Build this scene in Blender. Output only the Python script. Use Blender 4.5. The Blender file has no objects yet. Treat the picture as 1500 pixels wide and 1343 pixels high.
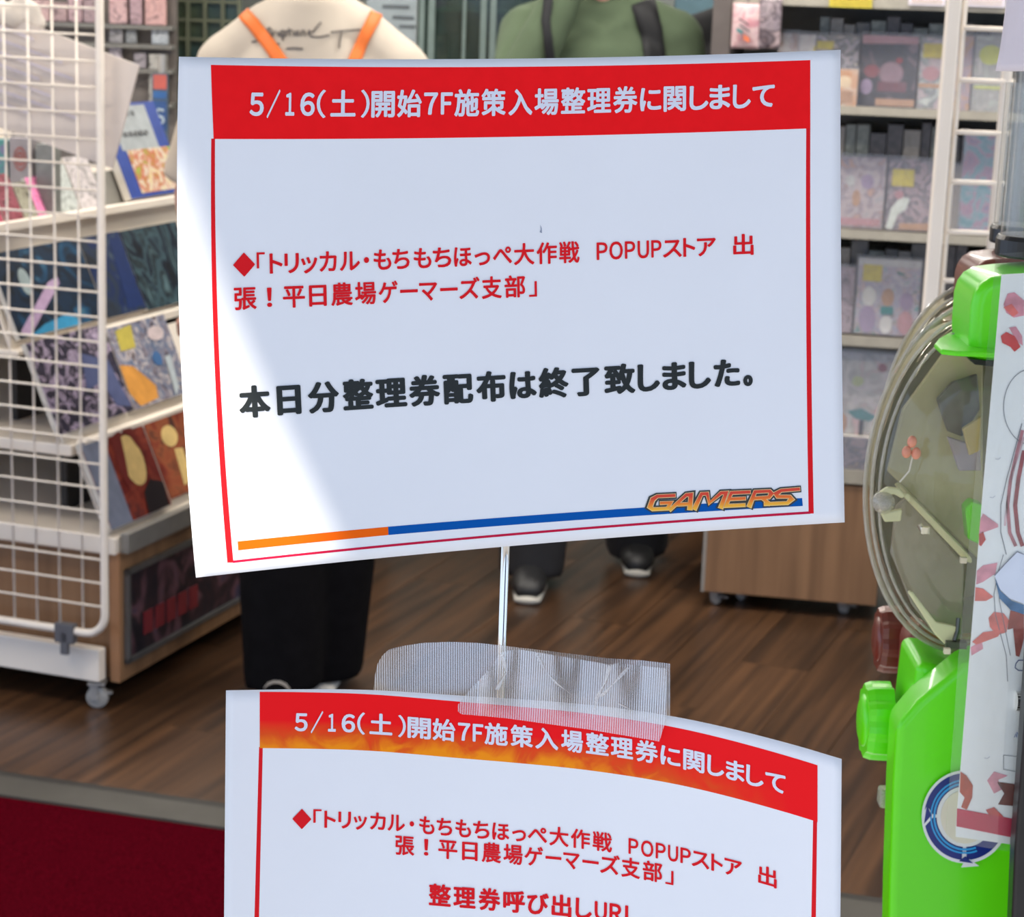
import bpy, math, random
from mathutils import Vector, Matrix
random.seed(7)
SC = bpy.context.scene
COL = SC.collection
V = Vector
# ------------------------------------------------------------------ camera
F = 3000.0; H = 1.5
PITCH = math.radians(12.7); ROLL = 0.036
f0 = V((0, math.cos(PITCH), -math.sin(PITCH))); r0 = V((1, 0, 0)); u0 = r0.cross(f0)
CR = r0*math.cos(ROLL) + u0*math.sin(ROLL); CU = u0*math.cos(ROLL) - r0*math.sin(ROLL)
CP = V((0, 0, H))
cd = bpy.data.cameras.new('camera'); cam = bpy.data.objects.new('camera', cd); COL.objects.link(cam)
m3 = Matrix((CR, CU, -f0)).transposed()
cam.matrix_world = Matrix.Translation(CP) @ m3.to_4x4()
cd.sensor_width = 36; cd.lens = 36*F/1500.0
cd.dof.use_dof = True; cd.dof.focus_distance = 0.88; cd.dof.aperture_fstop = 34
cd.clip_start = 0.05; cd.clip_end = 200
SC.camera = cam
# ------------------------------------------------------------------ light
w = bpy.data.worlds.new('sky'); SC.world = w; w.use_nodes = True
bg = w.node_tree.nodes['Background']
bg.inputs[0].default_value = (0.585, 0.725, 1.0, 1); bg.inputs[1].default_value = 1.73
SUN = V((0.30, 0.70, -0.66)).normalized()
sl = bpy.data.lights.new('sun', 'SUN'); sl.energy = 7; sl.angle = math.radians(0.9); sl.color = (1, 0.93, 0.82)
so = bpy.data.objects.new('sun', sl); COL.objects.link(so); so.rotation_euler = SUN.to_track_quat('-Z', 'Y').to_euler()
def area(name, loc, sx, sy, e, col=(1, 0.95, 0.88)):
    l = bpy.data.lights.new(name, 'AREA'); l.shape = 'RECTANGLE'; l.size = sx; l.size_y = sy; l.energy = e; l.color = col
    o = bpy.data.objects.new(name, l); COL.objects.link(o); o.location = loc; return o
LAMPS = [(-1.6, 4.6), (0.2, 4.4), (1.9, 4.3), (-1.2, 6.6), (1.0, 6.6), (2.6, 6.4)]
for (x, y) in LAMPS: area('ceiling_lamp_light', (x, y, 2.60), 1.1, 0.25, 34)
FILL_LAMPS = [(-2.0, 3.0), (-.5, 2.9), (1.0, 2.55)]  # fill lamps added out of view to brighten surfaces facing the camera
for (x, y) in FILL_LAMPS: area('fill_lamp', (x, y, 2.60), 1.1, 0.25, 20, (1, .9, .78))
SC.cycles.transparent_max_bounces = 40
vs = SC.view_settings; vs.view_transform = 'Standard'; vs.look = 'None'; vs.exposure = 0; vs.gamma = 1; vs.use_curve_mapping = False
# ------------------------------------------------------------------ pixel geometry
def ray(px, py): return f0 + CR*((px-750)/F) - CU*((py-671.5)/F)
def P(px, py, d): return CP + ray(px, py)*d
def floor(px, py, z=0.0):
    r = ray(px, py); return CP + r*((z-H)/r.z)
def hit(px, py, p, n):
    r = ray(px, py); return CP + r*((p-CP).dot(n)/r.dot(n))
def atY(px, py, Y):
    r = ray(px, py); return CP + r*(Y/r.y)
def zw(*a): return V(a)
Z = V((0, 0, 1))
def hdir(deg): a = math.radians(deg); return V((math.sin(a), math.cos(a), 0))
# ------------------------------------------------------------------ materials
def lin(c):
    return tuple(((x/255.0)/12.92 if x/255.0 <= 0.04045 else (((x/255.0)+0.055)/1.055)**2.4) for x in c)
MATS = {}
def mat(name, rgb, rough=0.5, metal=0.0, var=0.08, scale=30, bump=0.0, spec=0.5, trans=0.0, coat=0.0):
    if name in MATS: return MATS[name]
    m = bpy.data.materials.new(name); m.use_nodes = True; nt = m.node_tree; b = nt.nodes['Principled BSDF']
    c = lin(rgb)
    tc = nt.nodes.new('ShaderNodeTexCoord'); n = nt.nodes.new('ShaderNodeTexNoise'); n.inputs['Scale'].default_value = scale; n.inputs['Detail'].default_value = 3
    nt.links.new(tc.outputs['Object'], n.inputs['Vector'])
    r = nt.nodes.new('ShaderNodeValToRGB'); e = r.color_ramp.elements
    e[0].position = 0.3; e[1].position = 0.7
    e[0].color = tuple(max(0, x*(1-var)) for x in c)+(1,); e[1].color = tuple(min(1, x*(1+var)) for x in c)+(1,)
    nt.links.new(n.outputs['Fac'], r.inputs['Fac']); nt.links.new(r.outputs['Color'], b.inputs['Base Color'])
    b.inputs['Roughness'].default_value = rough; b.inputs['Metallic'].default_value = metal
    b.inputs['Specular IOR Level'].default_value = spec; b.inputs['Transmission Weight'].default_value = trans
    b.inputs['Coat Weight'].default_value = coat
    if bump:
        bp = nt.nodes.new('ShaderNodeBump'); bp.inputs['Strength'].default_value = bump; bp.inputs['Distance'].default_value = 0.002
        nt.links.new(n.outputs['Fac'], bp.inputs['Height']); nt.links.new(bp.outputs['Normal'], b.inputs['Normal'])
    MATS[name] = m; return m
def art(name, cols, scale=12, dist=1.5, seed=0, rough=0.35, stretch=(1, 1, 1)):
    """blotchy abstract printed cover in a given palette"""
    m = bpy.data.materials.new(name); m.use_nodes = True; nt = m.node_tree; b = nt.nodes['Principled BSDF']
    tc = nt.nodes.new('ShaderNodeTexCoord'); mp = nt.nodes.new('ShaderNodeMapping'); mp.inputs['Location'].default_value = (seed*3.1, seed*1.7, seed*0.9); mp.inputs['Scale'].default_value = stretch
    nt.links.new(tc.outputs['Object'], mp.inputs['Vector'])
    n = nt.nodes.new('ShaderNodeTexNoise'); n.inputs['Scale'].default_value = scale; n.inputs['Detail'].default_value = 2.5; n.inputs['Distortion'].default_value = dist
    nt.links.new(mp.outputs['Vector'], n.inputs['Vector'])
    r = nt.nodes.new('ShaderNodeValToRGB'); cr = r.color_ramp; k = len(cols)
    cr.interpolation = 'LINEAR'
    while len(cr.elements) < k: cr.elements.new(0.5)
    for i, c in enumerate(cols):
        cr.elements[i].position = 0.30+0.40*i/(k-1); cr.elements[i].color = lin(c)+(1,)
    nt.links.new(n.outputs['Fac'], r.inputs['Fac']); nt.links.new(r.outputs['Color'], b.inputs['Base Color'])
    b.inputs['Roughness'].default_value = rough
    return m
def clear(name, tint=(235, 235, 228), alpha=0.12, rough=0.08, white=(230, 230, 225), gloss=1.0):
    """thin clear plastic: mostly see-through, a little milky, glossy at grazing angles"""
    m = bpy.data.materials.new(name); m.use_nodes = True; nt = m.node_tree; nt.nodes.clear()
    o = nt.nodes.new('ShaderNodeOutputMaterial'); t = nt.nodes.new('ShaderNodeBsdfTransparent'); t.inputs[0].default_value = lin(tint)+(1,)
    d = nt.nodes.new('ShaderNodeBsdfDiffuse'); d.inputs[0].default_value = lin(white)+(1,)
    g = nt.nodes.new('ShaderNodeBsdfGlossy'); g.inputs['Roughness'].default_value = rough; g.inputs[0].default_value = (gloss, gloss, gloss, 1)
    lw = nt.nodes.new('ShaderNodeLayerWeight'); lw.inputs[0].default_value = 0.5
    pw = nt.nodes.new('ShaderNodeMath'); pw.operation = 'POWER'; pw.inputs[1].default_value = 4.0; nt.links.new(lw.outputs['Facing'], pw.inputs[0])
    fr = nt.nodes.new('ShaderNodeMath'); fr.operation = 'MULTIPLY_ADD'; fr.inputs[1].default_value = 0.6; fr.inputs[2].default_value = 0.03; nt.links.new(pw.outputs[0], fr.inputs[0])
    a = nt.nodes.new('ShaderNodeMixShader'); a.inputs[0].default_value = alpha
    nz = nt.nodes.new('ShaderNodeTexNoise'); nz.inputs['Scale'].default_value = 25
    ma = nt.nodes.new('ShaderNodeMath'); ma.operation = 'MULTIPLY'; ma.inputs[1].default_value = alpha*2; nt.links.new(nz.outputs['Fac'], ma.inputs[0]); nt.links.new(ma.outputs[0], a.inputs[0])
    nt.links.new(t.outputs[0], a.inputs[1]); nt.links.new(d.outputs[0], a.inputs[2])
    b = nt.nodes.new('ShaderNodeMixShader'); nt.links.new(fr.outputs[0], b.inputs[0]); nt.links.new(a.outputs[0], b.inputs[1]); nt.links.new(g.outputs[0], b.inputs[2])
    nt.links.new(b.outputs[0], o.inputs[0]); return m
# ------------------------------------------------------------------ mesh builder
class MB:
    def __init__(s): s.v = []; s.f = []
    def add(s, vs, fs):
        k = len(s.v); s.v += [V(x) for x in vs]; s.f += [[i+k for i in f] for f in fs]; return s
    def box(s, o, a, b, c):
        o = V(o); a = V(a); b = V(b); c = V(c)
        vs = [o, o+a, o+a+b, o+b, o+c, o+a+c, o+a+b+c, o+b+c]
        fs = [[0, 3, 2, 1], [4, 5, 6, 7], [0, 1, 5, 4], [1, 2, 6, 5], [2, 3, 7, 6], [3, 0, 4, 7]]
        if a.cross(b).dot(c) < 0: fs = [f[::-1] for f in fs]
        return s.add(vs, fs)
    def bx(s, x0, x1, y0, y1, z0, z1): return s.box((x0, y0, z0), (x1-x0, 0, 0), (0, y1-y0, 0), (0, 0, z1-z0))
    def prism(s, pts, d):
        pts = [V(p) for p in pts]; d = V(d); n = len(pts)
        fs = [list(range(n))[::-1], [i+n for i in range(n)]] + [[i, (i+1) % n, (i+1) % n+n, i+n] for i in range(n)]
        nn = V((0, 0, 0))
        for i in range(n): nn += pts[i].cross(pts[(i+1) % n])
        if nn.dot(d) < 0: fs = [f[::-1] for f in fs]
        return s.add(pts+[p+d for p in pts], fs)
    def loft(s, rings, closed=True, cap=True):
        n = len(rings[0]); m = len(rings); fs = []
        for j in range(m-1):
            for i in range(n if closed else n-1):
                fs.append([j*n+i, j*n+(i+1) % n, (j+1)*n+(i+1) % n, (j+1)*n+i])
        if cap and closed: fs += [list(range(n))[::-1], [(m-1)*n+i for i in range(n)]]
        return s.add([p for r in rings for p in r], fs)
    def tube(s, pts, r, n=8, r2=None, side=None):
        pts = [V(p) for p in pts]; rings = []
        ref = V(side) if side is not None else None; m = len(pts)
        for i, p in enumerate(pts):
            t = (pts[min(i+1, m-1)]-pts[max(i-1, 0)]).normalized()
            if ref is None: ref = t.orthogonal()
            a = (ref - t*ref.dot(t)).normalized(); b = t.cross(a); ref = a if side is None else V(side)
            ra = r[i] if isinstance(r, (list, tuple)) else r
            rb = (r2[i] if isinstance(r2, (list, tuple)) else r2) if r2 is not None else ra
            rings.append([p + a*ra*math.cos(2*math.pi*k/n) + b*rb*math.sin(2*math.pi*k/n) for k in range(n)])
        return s.loft(rings)
    def lathe(s, o, ax, prof, n=20):
        o = V(o); ax = V(ax).normalized(); a = ax.orthogonal().normalized(); b = ax.cross(a)
        rings = [[o+ax*h+(a*math.cos(2*math.pi*k/n)+b*math.sin(2*math.pi*k/n))*max(r, 1e-5) for k in range(n)] for (r, h) in prof]
        return s.loft(rings)
    def grid(s, fn, nu, nv):
        k = len(s.v)
        vs = [fn(i/nu, j/nv) for j in range(nv+1) for i in range(nu+1)]
        fs = [[j*(nu+1)+i, (j+1)*(nu+1)+i, (j+1)*(nu+1)+i+1, j*(nu+1)+i+1] for j in range(nv) for i in range(nu)]
        return s.add(vs, fs)
    def ball(s, c, rx, ry, rz, nu=16, nv=10, ex=V((1, 0, 0)), ey=V((0, 1, 0)), ez=V((0, 0, 1))):
        rings = []
        for j in range(nv+1):
            t = math.pi*(j/nv); rr = max(math.sin(t), 1e-3)
            rings.append([V(c)+ex*rx*rr*math.cos(2*math.pi*i/nu)+ey*ry*rr*math.sin(2*math.pi*i/nu)-ez*rz*math.cos(t) for i in range(nu)])
        return s.loft(rings)
ORG = {}
def link(o, parent=None, loc=None):
    COL.objects.link(o)
    if parent is not None: o.parent = parent
    if loc is not None: o.location = loc
def root_loc(o):
    while o.parent is not None: o = o.parent
    return o.location.copy()
def mk(name, mb, m, parent=None, loc=None, smooth=False, bevel=0, solid=0, sub=0, remesh=0, orient=None):
    L = root_loc(parent) if parent is not None else (V(loc) if loc is not None else (sum(mb.v, V((0, 0, 0)))/max(1, len(mb.v))))
    if parent is None and loc is None: L.z = min(v.z for v in mb.v)
    me = bpy.data.meshes.new(name); me.from_pydata([tuple(v-L) for v in mb.v], [], mb.f); me.update()
    if isinstance(m, (list, tuple)):
        for x in m: me.materials.append(x)
    else: me.materials.append(m)
    o = bpy.data.objects.new(name, me)
    link(o, parent, None if parent is not None else L)
    if remesh:
        md = o.modifiers.new('r', 'REMESH'); md.mode = 'VOXEL'; md.voxel_size = remesh
        ms = o.modifiers.new('s', 'SMOOTH'); ms.iterations = 4; ms.factor = 0.6
        bpy.context.view_layer.update()
        dg = bpy.context.evaluated_depsgraph_get(); nm = bpy.data.meshes.new_from_object(o.evaluated_get(dg)); o.modifiers.clear(); o.data = nm
        me = nm
        if not me.materials: me.materials.append(m)
    if smooth or remesh:
        for p in me.polygons: p.use_smooth = True
    if solid:
        md = o.modifiers.new('sol', 'SOLIDIFY'); md.thickness = solid; md.offset = -1
    if bevel:
        md = o.modifiers.new('b', 'BEVEL'); md.width = bevel; md.segments = 5 if bevel >= .004 else 2; md.limit_method = 'ANGLE'
        if bevel >= .004:
            for p in me.polygons: p.use_smooth = True
            wn = o.modifiers.new('wn', 'WEIGHTED_NORMAL'); wn.weight = 80
    if sub:
        md = o.modifiers.new('ss', 'SUBSURF'); md.levels = sub; md.render_levels = sub
    return o
def tag(o, label=None, cat=None, group=None, kind=None):
    if label: o['label'] = label
    if cat: o['category'] = cat
    if group: o['group'] = group
    if kind: o['kind'] = kind
    return o
def thing(name, label, cat, loc, group=None):
    o = bpy.data.objects.new(name, None); o.empty_display_size = 0.05; COL.objects.link(o); o.location = loc
    return tag(o, label, cat, group)
def struct(name, mb, m, **k): return tag(mk(name, mb, m, **k), kind='structure')
# ------------------------------------------------------------------ room shell
S = hdir(19.5); T = V((-S.y, S.x, 0))            # stand / grid axes: S into the shop, T to the left
TH = V((math.sin(math.radians(75)), -math.cos(math.radians(75)), 0))   # along the threshold, to the right
TN = V((-TH.y, TH.x, 0)); TN = TN if TN.y > 0 else -TN
A0 = floor(0, 1130); A1 = floor(0, 1166)         # inner and outer edge of the metal sill
def wood_mat(name, c1, c2, scale=(40, 1.2, 1), rough=0.4, rnd=True):
    m = bpy.data.materials.new(name); m.use_nodes = True; nt = m.node_tree; b = nt.nodes['Principled BSDF']
    tc = nt.nodes.new('ShaderNodeTexCoord'); mp = nt.nodes.new('ShaderNodeMapping'); mp.inputs['Scale'].default_value = scale
    oi = nt.nodes.new('ShaderNodeObjectInfo'); ad = nt.nodes.new('ShaderNodeVectorMath'); ad.operation = 'ADD'
    sc = nt.nodes.new('ShaderNodeVectorMath'); sc.operation = 'SCALE'; sc.inputs['Scale'].default_value = 9
    cb = nt.nodes.new('ShaderNodeCombineXYZ')
    for i in range(3): nt.links.new(oi.outputs['Random'], cb.inputs[i])
    nt.links.new(cb.outputs[0], sc.inputs[0]); nt.links.new(tc.outputs['Object'], ad.inputs[0]); nt.links.new(sc.outputs[0], ad.inputs[1])
    nt.links.new(ad.outputs[0], mp.inputs['Vector'])
    n = nt.nodes.new('ShaderNodeTexNoise'); n.inputs['Scale'].default_value = 1; n.inputs['Detail'].default_value = 5
    nt.links.new(mp.outputs[0], n.inputs['Vector'])
    r = nt.nodes.new('ShaderNodeValToRGB'); r.color_ramp.elements[0].position = .35; r.color_ramp.elements[1].position = .65
    r.color_ramp.elements[0].color = lin(c1)+(1,); r.color_ramp.elements[1].color = lin(c2)+(1,)
    nt.links.new(n.outputs['Fac'], r.inputs['Fac'])
    if rnd:
        hs = nt.nodes.new('ShaderNodeHueSaturation'); mr = nt.nodes.new('ShaderNodeMapRange'); mr.inputs['To Min'].default_value = 0.78; mr.inputs['To Max'].default_value = 1.22
        nt.links.new(oi.outputs['Random'], mr.inputs['Value']); nt.links.new(mr.outputs[0], hs.inputs['Value']); nt.links.new(r.outputs[0], hs.inputs['Color'])
        nt.links.new(hs.outputs[0], b.inputs['Base Color'])
    else: nt.links.new(r.outputs[0], b.inputs['Base Color'])
    b.inputs['Roughness'].default_value = rough
    return m
M_plank = wood_mat('plank_wood', (52, 36, 25), (84, 58, 38), scale=(38, 1.5, 1), rough=0.33)
M_base = mat('under_floor', (45, 34, 26), 0.8)
M_wall = mat('shop_wall', (176, 182, 176), 0.7, var=0.04, scale=6)
M_ceil = mat('ceiling_tile', (215, 213, 206), 0.8)
fl = MB()
Fo = A0 - TH*4; fl.box(Fo+V((0, 0, -0.06)), TH*9.5, TN*8.5, V((0, 0, 0.052)))
floor_o = struct('floor', fl, M_base)
# planks: one shared mesh, laid in staggered rows running into the shop
PD = hdir(21.0); PX = V((PD.y, -PD.x, 0))
PWid, PLen = 0.16, 1.25
pm = MB(); pm.bx(0.0008, PWid-0.0008, 0.0008, PLen-0.0008, 0, 0.008)
pme = bpy.data.meshes.new('plank'); pme.from_pydata([tuple(v) for v in pm.v], [], pm.f); pme.materials.append(M_plank)
rotp = math.atan2(PX.y, PX.x)
cnt = 0
O = A0 + TN*0.0
for i in range(-16, 26):
    off = (i*0.37) % PLen
    for j in range(-3, 7):
        p = O + PX*(i*PWid) + PD*(j*PLen+off)
        c = p + PX*PWid/2 + PD*PLen/2
        # keep planks inside the sill line and in (or near) the view
        corners = [p, p+PX*PWid, p+PD*PLen, p+PX*PWid+PD*PLen]
        if min((q-A0).dot(TN) for q in corners) < -1.4 and max((q-A0).dot(TN) for q in corners) < 0.0: continue
        if max((q-A0).dot(TN) for q in corners) < 0.02: continue
        cx = (c-CP).dot(CR)/(c-CP).dot(f0)*F+750
        if cx < -300 or cx > 1750 or c.y > 8.2: continue
        lo = min((q-A0).dot(TN) for q in corners)
        if lo < 0:   # cut at the sill
            q = [p, p+PX*PWid, p+PX*PWid+PD*PLen, p+PD*PLen]
            out = []
            for k in range(4):
                a, b_ = q[k], q[(k+1) % 4]; da, db = (a-A0).dot(TN), (b_-A0).dot(TN)
                if da >= 0: out.append(a)
                if (da >= 0) != (db >= 0): out.append(a+(b_-a)*(da/(da-db)))
            if len(out) < 3: continue
            cm = MB(); cm.prism([x+V((0, 0, -0.008)) for x in out], V((0, 0, 0.008)))
            me = bpy.data.meshes.new('plank'); R = Matrix.Rotation(-rotp, 3, 'Z')
            me.from_pydata([tuple(R @ (v-p)) for v in cm.v], [], cm.f); me.materials.append(M_plank)
            zz = 0.0
            o = bpy.data.objects.new('plank', me)
        else:
            o = bpy.data.objects.new('plank', pme); zz = -0.008
        COL.objects.link(o); o.parent = floor_o; o.location = p + V((0, 0, zz)) - floor_o.location; o.rotation_euler = (0, 0, rotp); cnt += 1
print('planks', cnt)
# sill: two metal strips, carpet outside, paving
W_s = (A1-A0).dot(-TN)
M_sill = mat('sill_metal', (74, 72, 67), 0.5, 0.1, var=0.15, scale=9)
M_sill2 = mat('sill_dark', (48, 46, 44), 0.5, 0.1, var=0.15, scale=9)
sb = MB(); sb.box(A0-TH*4-TN*W_s*0.24+V((0, 0, -.05)), TH*9.5, TN*W_s*0.24, V((0, 0, .052))); struct('trim_1', sb, M_sill2)
sb = MB(); sb.box(A0-TH*4-TN*W_s+V((0, 0, -.05)), TH*9.5, TN*W_s*0.76, V((0, 0, .054))); struct('trim_2', sb, M_sill)
gm = MB(); gm.box(A0-TH*7-TN*W_s+V((0, 0, -0.1)), TH*16, -TN*12, V((0, 0, 0.094)))
tag(mk('pavement', gm, mat('paving', (168, 164, 158), 0.85, var=0.12, scale=14)), kind='structure')
M_carpet = mat('carpet_red', (64, 4, 14), 0.95, var=0.5, scale=260, bump=0.6, spec=0.0)
cm = MB(); e = A0-TN*(W_s+0.012)
cr_ = (floor(1235, 1330)-e).dot(TH)
def cfn(u, v):
    p = e + TH*(-3.2+(3.2+cr_-0.35)*u) - TN*(2.0*v); p.z = 0.004+0.0022*math.sin(u*90)*math.sin(v*70); return p
cm.grid(cfn, 120, 60)
carp = tag(mk('carpet', cm, M_carpet, solid=0.006), 'deep red entrance carpet laid outside the metal door sill', 'carpet')
# walls + ceiling
BW = 8.6
wm = MB(); wm.bx(-4.6, 5.2, BW, BW+.1, 0, 2.75); struct('wall_back', wm, M_wall)
wm = MB(); wm.bx(-4.7, -4.6, 4.6, BW+.1, 0, 2.75); struct('wall_left', wm, M_wall)
wm = MB(); wm.bx(5.2, 5.3, 2.4, BW+.1, 0, 2.75); struct('wall_right', wm, M_wall)
cm2 = MB(); cm2.prism([A0-TH*4+V((0, 0, 2.72)), A0+TH*6.0+V((0, 0, 2.72)), V((5.3, BW+.1, 2.72)), V((-4.7, BW+.1, 2.72))], V((0, 0, 0.1))); struct('ceiling', cm2, M_ceil)
wm = MB(); wm.box(A0-TH*4+V((0, 0, 2.42)), TH*10, -TN*0.15, V((0, 0, 0.9))); struct('wall_front', wm, mat('fascia', (190, 190, 188), 0.6))
for k, (x, y) in enumerate(LAMPS):
    t = thing('ceiling_light', 'long white ceiling light fitting over the shop floor', 'light', (x, y, 2.64), 'ceiling lights over the shop floor')
    b_ = MB(); b_.bx(x-.62, x+.62, y-.15, y+.15, 2.64, 2.72); mk('housing', b_, mat('lamp_white', (225, 225, 222), 0.4), t, bevel=.008)
for (x, y) in FILL_LAMPS:  # housings around the added fill lamps
    t = thing('fill_light', 'long white fill light added out of view before the door', 'light', (x, y, 2.64), 'added fill lights before the door')
    b_ = MB(); b_.bx(x-.62, x+.62, y-.15, y+.15, 2.62, 2.68); mk('housing', b_, mat('lamp_white', (225, 225, 222), 0.4), t, bevel=.008)
# the building across the street
q_ = MB(); q_.bx(1.2, 5.4, -7.5, -6.0, 0, 7.5); tb_ = tag(mk('street_building', q_, mat('building_dark', (72, 72, 76), .8, var=.1)), 'dark building across the street behind the viewer', 'building')
for zz_ in (1.0, 3.6, 5.6):
    for xx_ in (1.7, 3.0, 4.3): mk('window', MB().bx(xx_, xx_+.8, -6.0, -5.97, zz_, zz_+1.2), mat('window_dark', (40, 46, 54), .15), tb_)
# overhead slab and cut board, both added out of view to block the sun
P_edge = P(262, 330, .83)
ay = -0.55
az = P_edge.z + 0.02 + (P_edge.y-ay)*(-SUN.z/SUN.y)
t = thing('sun_blocker', 'plain grey slab on posts added out of view to block the sun', 'sun_blocker', (0, 1.5, az))
b_ = MB(); b_.prism([V((-4.5, ay, az)), V((5.5, ay, az)), V((5.5, 3.0, az)), V((-4.5, 4.3, az))], V((0, 0, .05))); mk('blocker_slab', b_, mat('blocker_grey', (170, 172, 172), 0.8), t)
for x in (-4.4, 5.3): mk('post', MB().tube([V((x, ay+.05, 0)), V((x, ay+.05, az))], .03), mat('blocker_post', (120, 120, 120), 0.4, .6), t)
# ------------------------------------------------------------------ printed sheets
class Sheet:
    def __init__(s, uv2px, depth): s.m = uv2px; s.d = depth
    def pt(s, u, v, off=0.0):
        x, y = s.m(u, v); return P(x, y, s.d(u, v)-off)
    def inv(s, px, py):
        u, v = 0.5, 0.5
        for _ in range(12):
            x, y = s.m(u, v); e = 1e-4
            xu, yu = s.m(u+e, v); xv, yv = s.m(u, v+e)
            a, b, c, d = (xu-x)/e, (xv-x)/e, (yu-y)/e, (yv-y)/e; det = a*d-b*c
            dx, dy = px-x, py-y; u += (dx*d-b*dy)/det; v += (a*dy-c*dx)/det
        return u, v
def m1(u, v):
    tl, tr, bl, br = (262, 83), (1231, 73), (287, 846), (1237, 765)
    x = (1-v)*((1-u)*tl[0]+u*tr[0]) + v*((1-u)*bl[0]+u*br[0]); y = (1-v)*((1-u)*tl[1]+u*tr[1]) + v*((1-u)*bl[1]+u*br[1])
    x += -(12.0*(1-u)+2.0*u)*4*v*(1-v)
    y += 4*u*(1-u)*(8.0*(1-v)-7.0*v)
    return x, y
def d1(u, v):
    i = (1-v)*((1-u)/.82+u/.91) + v*((1-u)/.835+u/.925)
    return 1/i - 0.010*(1-u)**2*v*v + 0.008*math.sin(math.pi*u)
S1 = Sheet(m1, d1)
def back(p, d=1.5): return p - SUN*d
def dsh(px, py):
    u, v = S1.inv(px, py); return S1.d(min(1, max(0, u)), min(1.1, max(0, v)))
bpts = [(235, 60), (262, 300), (300, 415), (342, 512), (390, 612), (436, 706), (478, 796), (484, 830), (440, 852), (287, 864), (100, 872), (100, 1500)]  # outline shaped so the unblocked sun draws the patch on the upper notice
bpts = [back(P(x, y, dsh(x, y))) for x, y in bpts]
bpts += [back(P(1500, 1500, .95)), back(P(1500, -150, .95)), back(P(150, -150, .83))]
b_ = MB(); b_.prism(bpts, V((0, -.02, 0)))
tt_ = thing('sun_patch_board', 'unseen grey board added and cut to shape the sun patch on the upper notice', 'board', sum(bpts, V((0, 0, 0)))/len(bpts))
mk('board', b_, mat('board_grey', (120, 122, 126), 0.8), tt_)
for x in (-.2, .3):
    mk('cord', MB().tube([V((x, -.2, 2.3)), V((x, -.2, az-.01))], .003), mat('cord_grey', (90, 90, 90), .8), tt_)
TOPX = [(330, 1011), (440, 1009.5), (544, 1010.6), (672, 1018.5), (760, 1024), (860, 1032), (973, 1047), (1060, 1064.5), (1160, 1090), (1233, 1111.5)]
def interp(x, tab):
    if x <= tab[0][0]: i = 0
    elif x >= tab[-1][0]: i = len(tab)-2
    else: i = max(k for k in range(len(tab)-1) if tab[k][0] <= x)
    i0 = max(0, i-1); i3 = min(len(tab)-1, i+2)
    (xa, ya), (xb, yb) = tab[i], tab[i+1]; t = (x-xa)/(xb-xa)
    ma = (yb-tab[i0][1])/(xb-tab[i0][0]) if i0 != i else (yb-ya)/(xb-xa)
    mb_ = (tab[i3][1]-ya)/(tab[i3][0]-xa) if i3 != i+1 else (yb-ya)/(xb-xa)
    h = xb-xa
    if t < 0: return ya+ma*(x-xa)
    if t > 1: return yb+mb_*(x-xb)
    return (2*t**3-3*t*t+1)*ya+(t**3-2*t*t+t)*h*ma+(-2*t**3+3*t*t)*yb+(t**3-t*t)*h*mb_
def m2(u, v):
    x = 331+902*u; y = interp(x, TOPX)+585*v
    return x-(6*(1-u)+6*u)*v*0.8, y
def d2(u, v): return 0.903-(0.046 if u < .45 else 0.028)*(2*abs(u-.45))**2 + 0.012*v
S2 = Sheet(m2, d2)
M_paper = mat('white_paper', (243, 243, 244), 0.55, var=0.012, scale=18, spec=0.25)
M_red = mat('print_red', (255, 22, 28), 0.7, var=0.05, scale=160, spec=.12)
M_redline = mat('print_red_line', (232, 28, 36), 0.7, var=0.03, spec=.12)
M_crim = mat('print_crimson', (205, 26, 66), 0.7, var=0.03, spec=.12)
M_or = mat('print_orange', (255, 104, 10), 0.7, var=0.04, spec=.12)
M_bl = mat('print_blue', (0, 88, 172), 0.7, var=0.04, spec=.12)
M_blk = mat('print_black', (50, 54, 54), 0.7, var=0.05, spec=.12)
def page(name, sh, label, nu=60, nv=40):
    mb = MB(); mb.grid(lambda u, v: sh.pt(u, v), nu, nv)
    L = sh.pt(.5, 1)
    o = mk(name, mb, M_paper, loc=L, smooth=True, solid=0.00025)
    o.modifiers['sol'].offset = 1
    return tag(o, label, 'sign')
def quadp(sh, name, m, pxs, parent, nu=24, nv=4, off=.0004):
    uv = [sh.inv(*p) for p in pxs]     # TL TR BR BL
    def fn(a, b):
        u = (1-b)*((1-a)*uv[0][0]+a*uv[1][0])+b*((1-a)*uv[3][0]+a*uv[2][0]); v = (1-b)*((1-a)*uv[0][1]+a*uv[1][1])+b*((1-a)*uv[3][1]+a*uv[2][1])
        return sh.pt(u, v, off)
    mb = MB(); mb.grid(fn, nu, nv); return mk(name, mb, m, parent, smooth=True) if name else mb
def uvq(sh, u0, v0, u1, v1, off, nu=40, nv=4, mb=None):
    mb = mb or MB(); mb.grid(lambda a, b: sh.pt(u0+(u1-u0)*a, v0+(v1-v0)*b, off), nu, nv); return mb
GC = {}
def glyph(ch):
    if ch in GC: return GC[ch]
    c = bpy.data.curves.new('g', 'FONT'); c.body = ch; c.size = 1; c.resolution_u = 4
    o = bpy.data.objects.new('g', c); COL.objects.link(o); bpy.context.view_layer.update()
    me = bpy.data.meshes.new_from_object(o.evaluated_get(bpy.context.evaluated_depsgraph_get()))
    vs = [(v.co.x, v.co.y) for v in me.vertices]; fs = [list(p.vertices) for p in me.polygons]
    xs = [a for a, b in vs]; ys = [b for a, b in vs]
    GC[ch] = (vs, fs, min(xs), max(xs), min(ys), max(ys))
    bpy.data.objects.remove(o); bpy.data.curves.remove(c); bpy.data.meshes.remove(me)
    return GC[ch]
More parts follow.
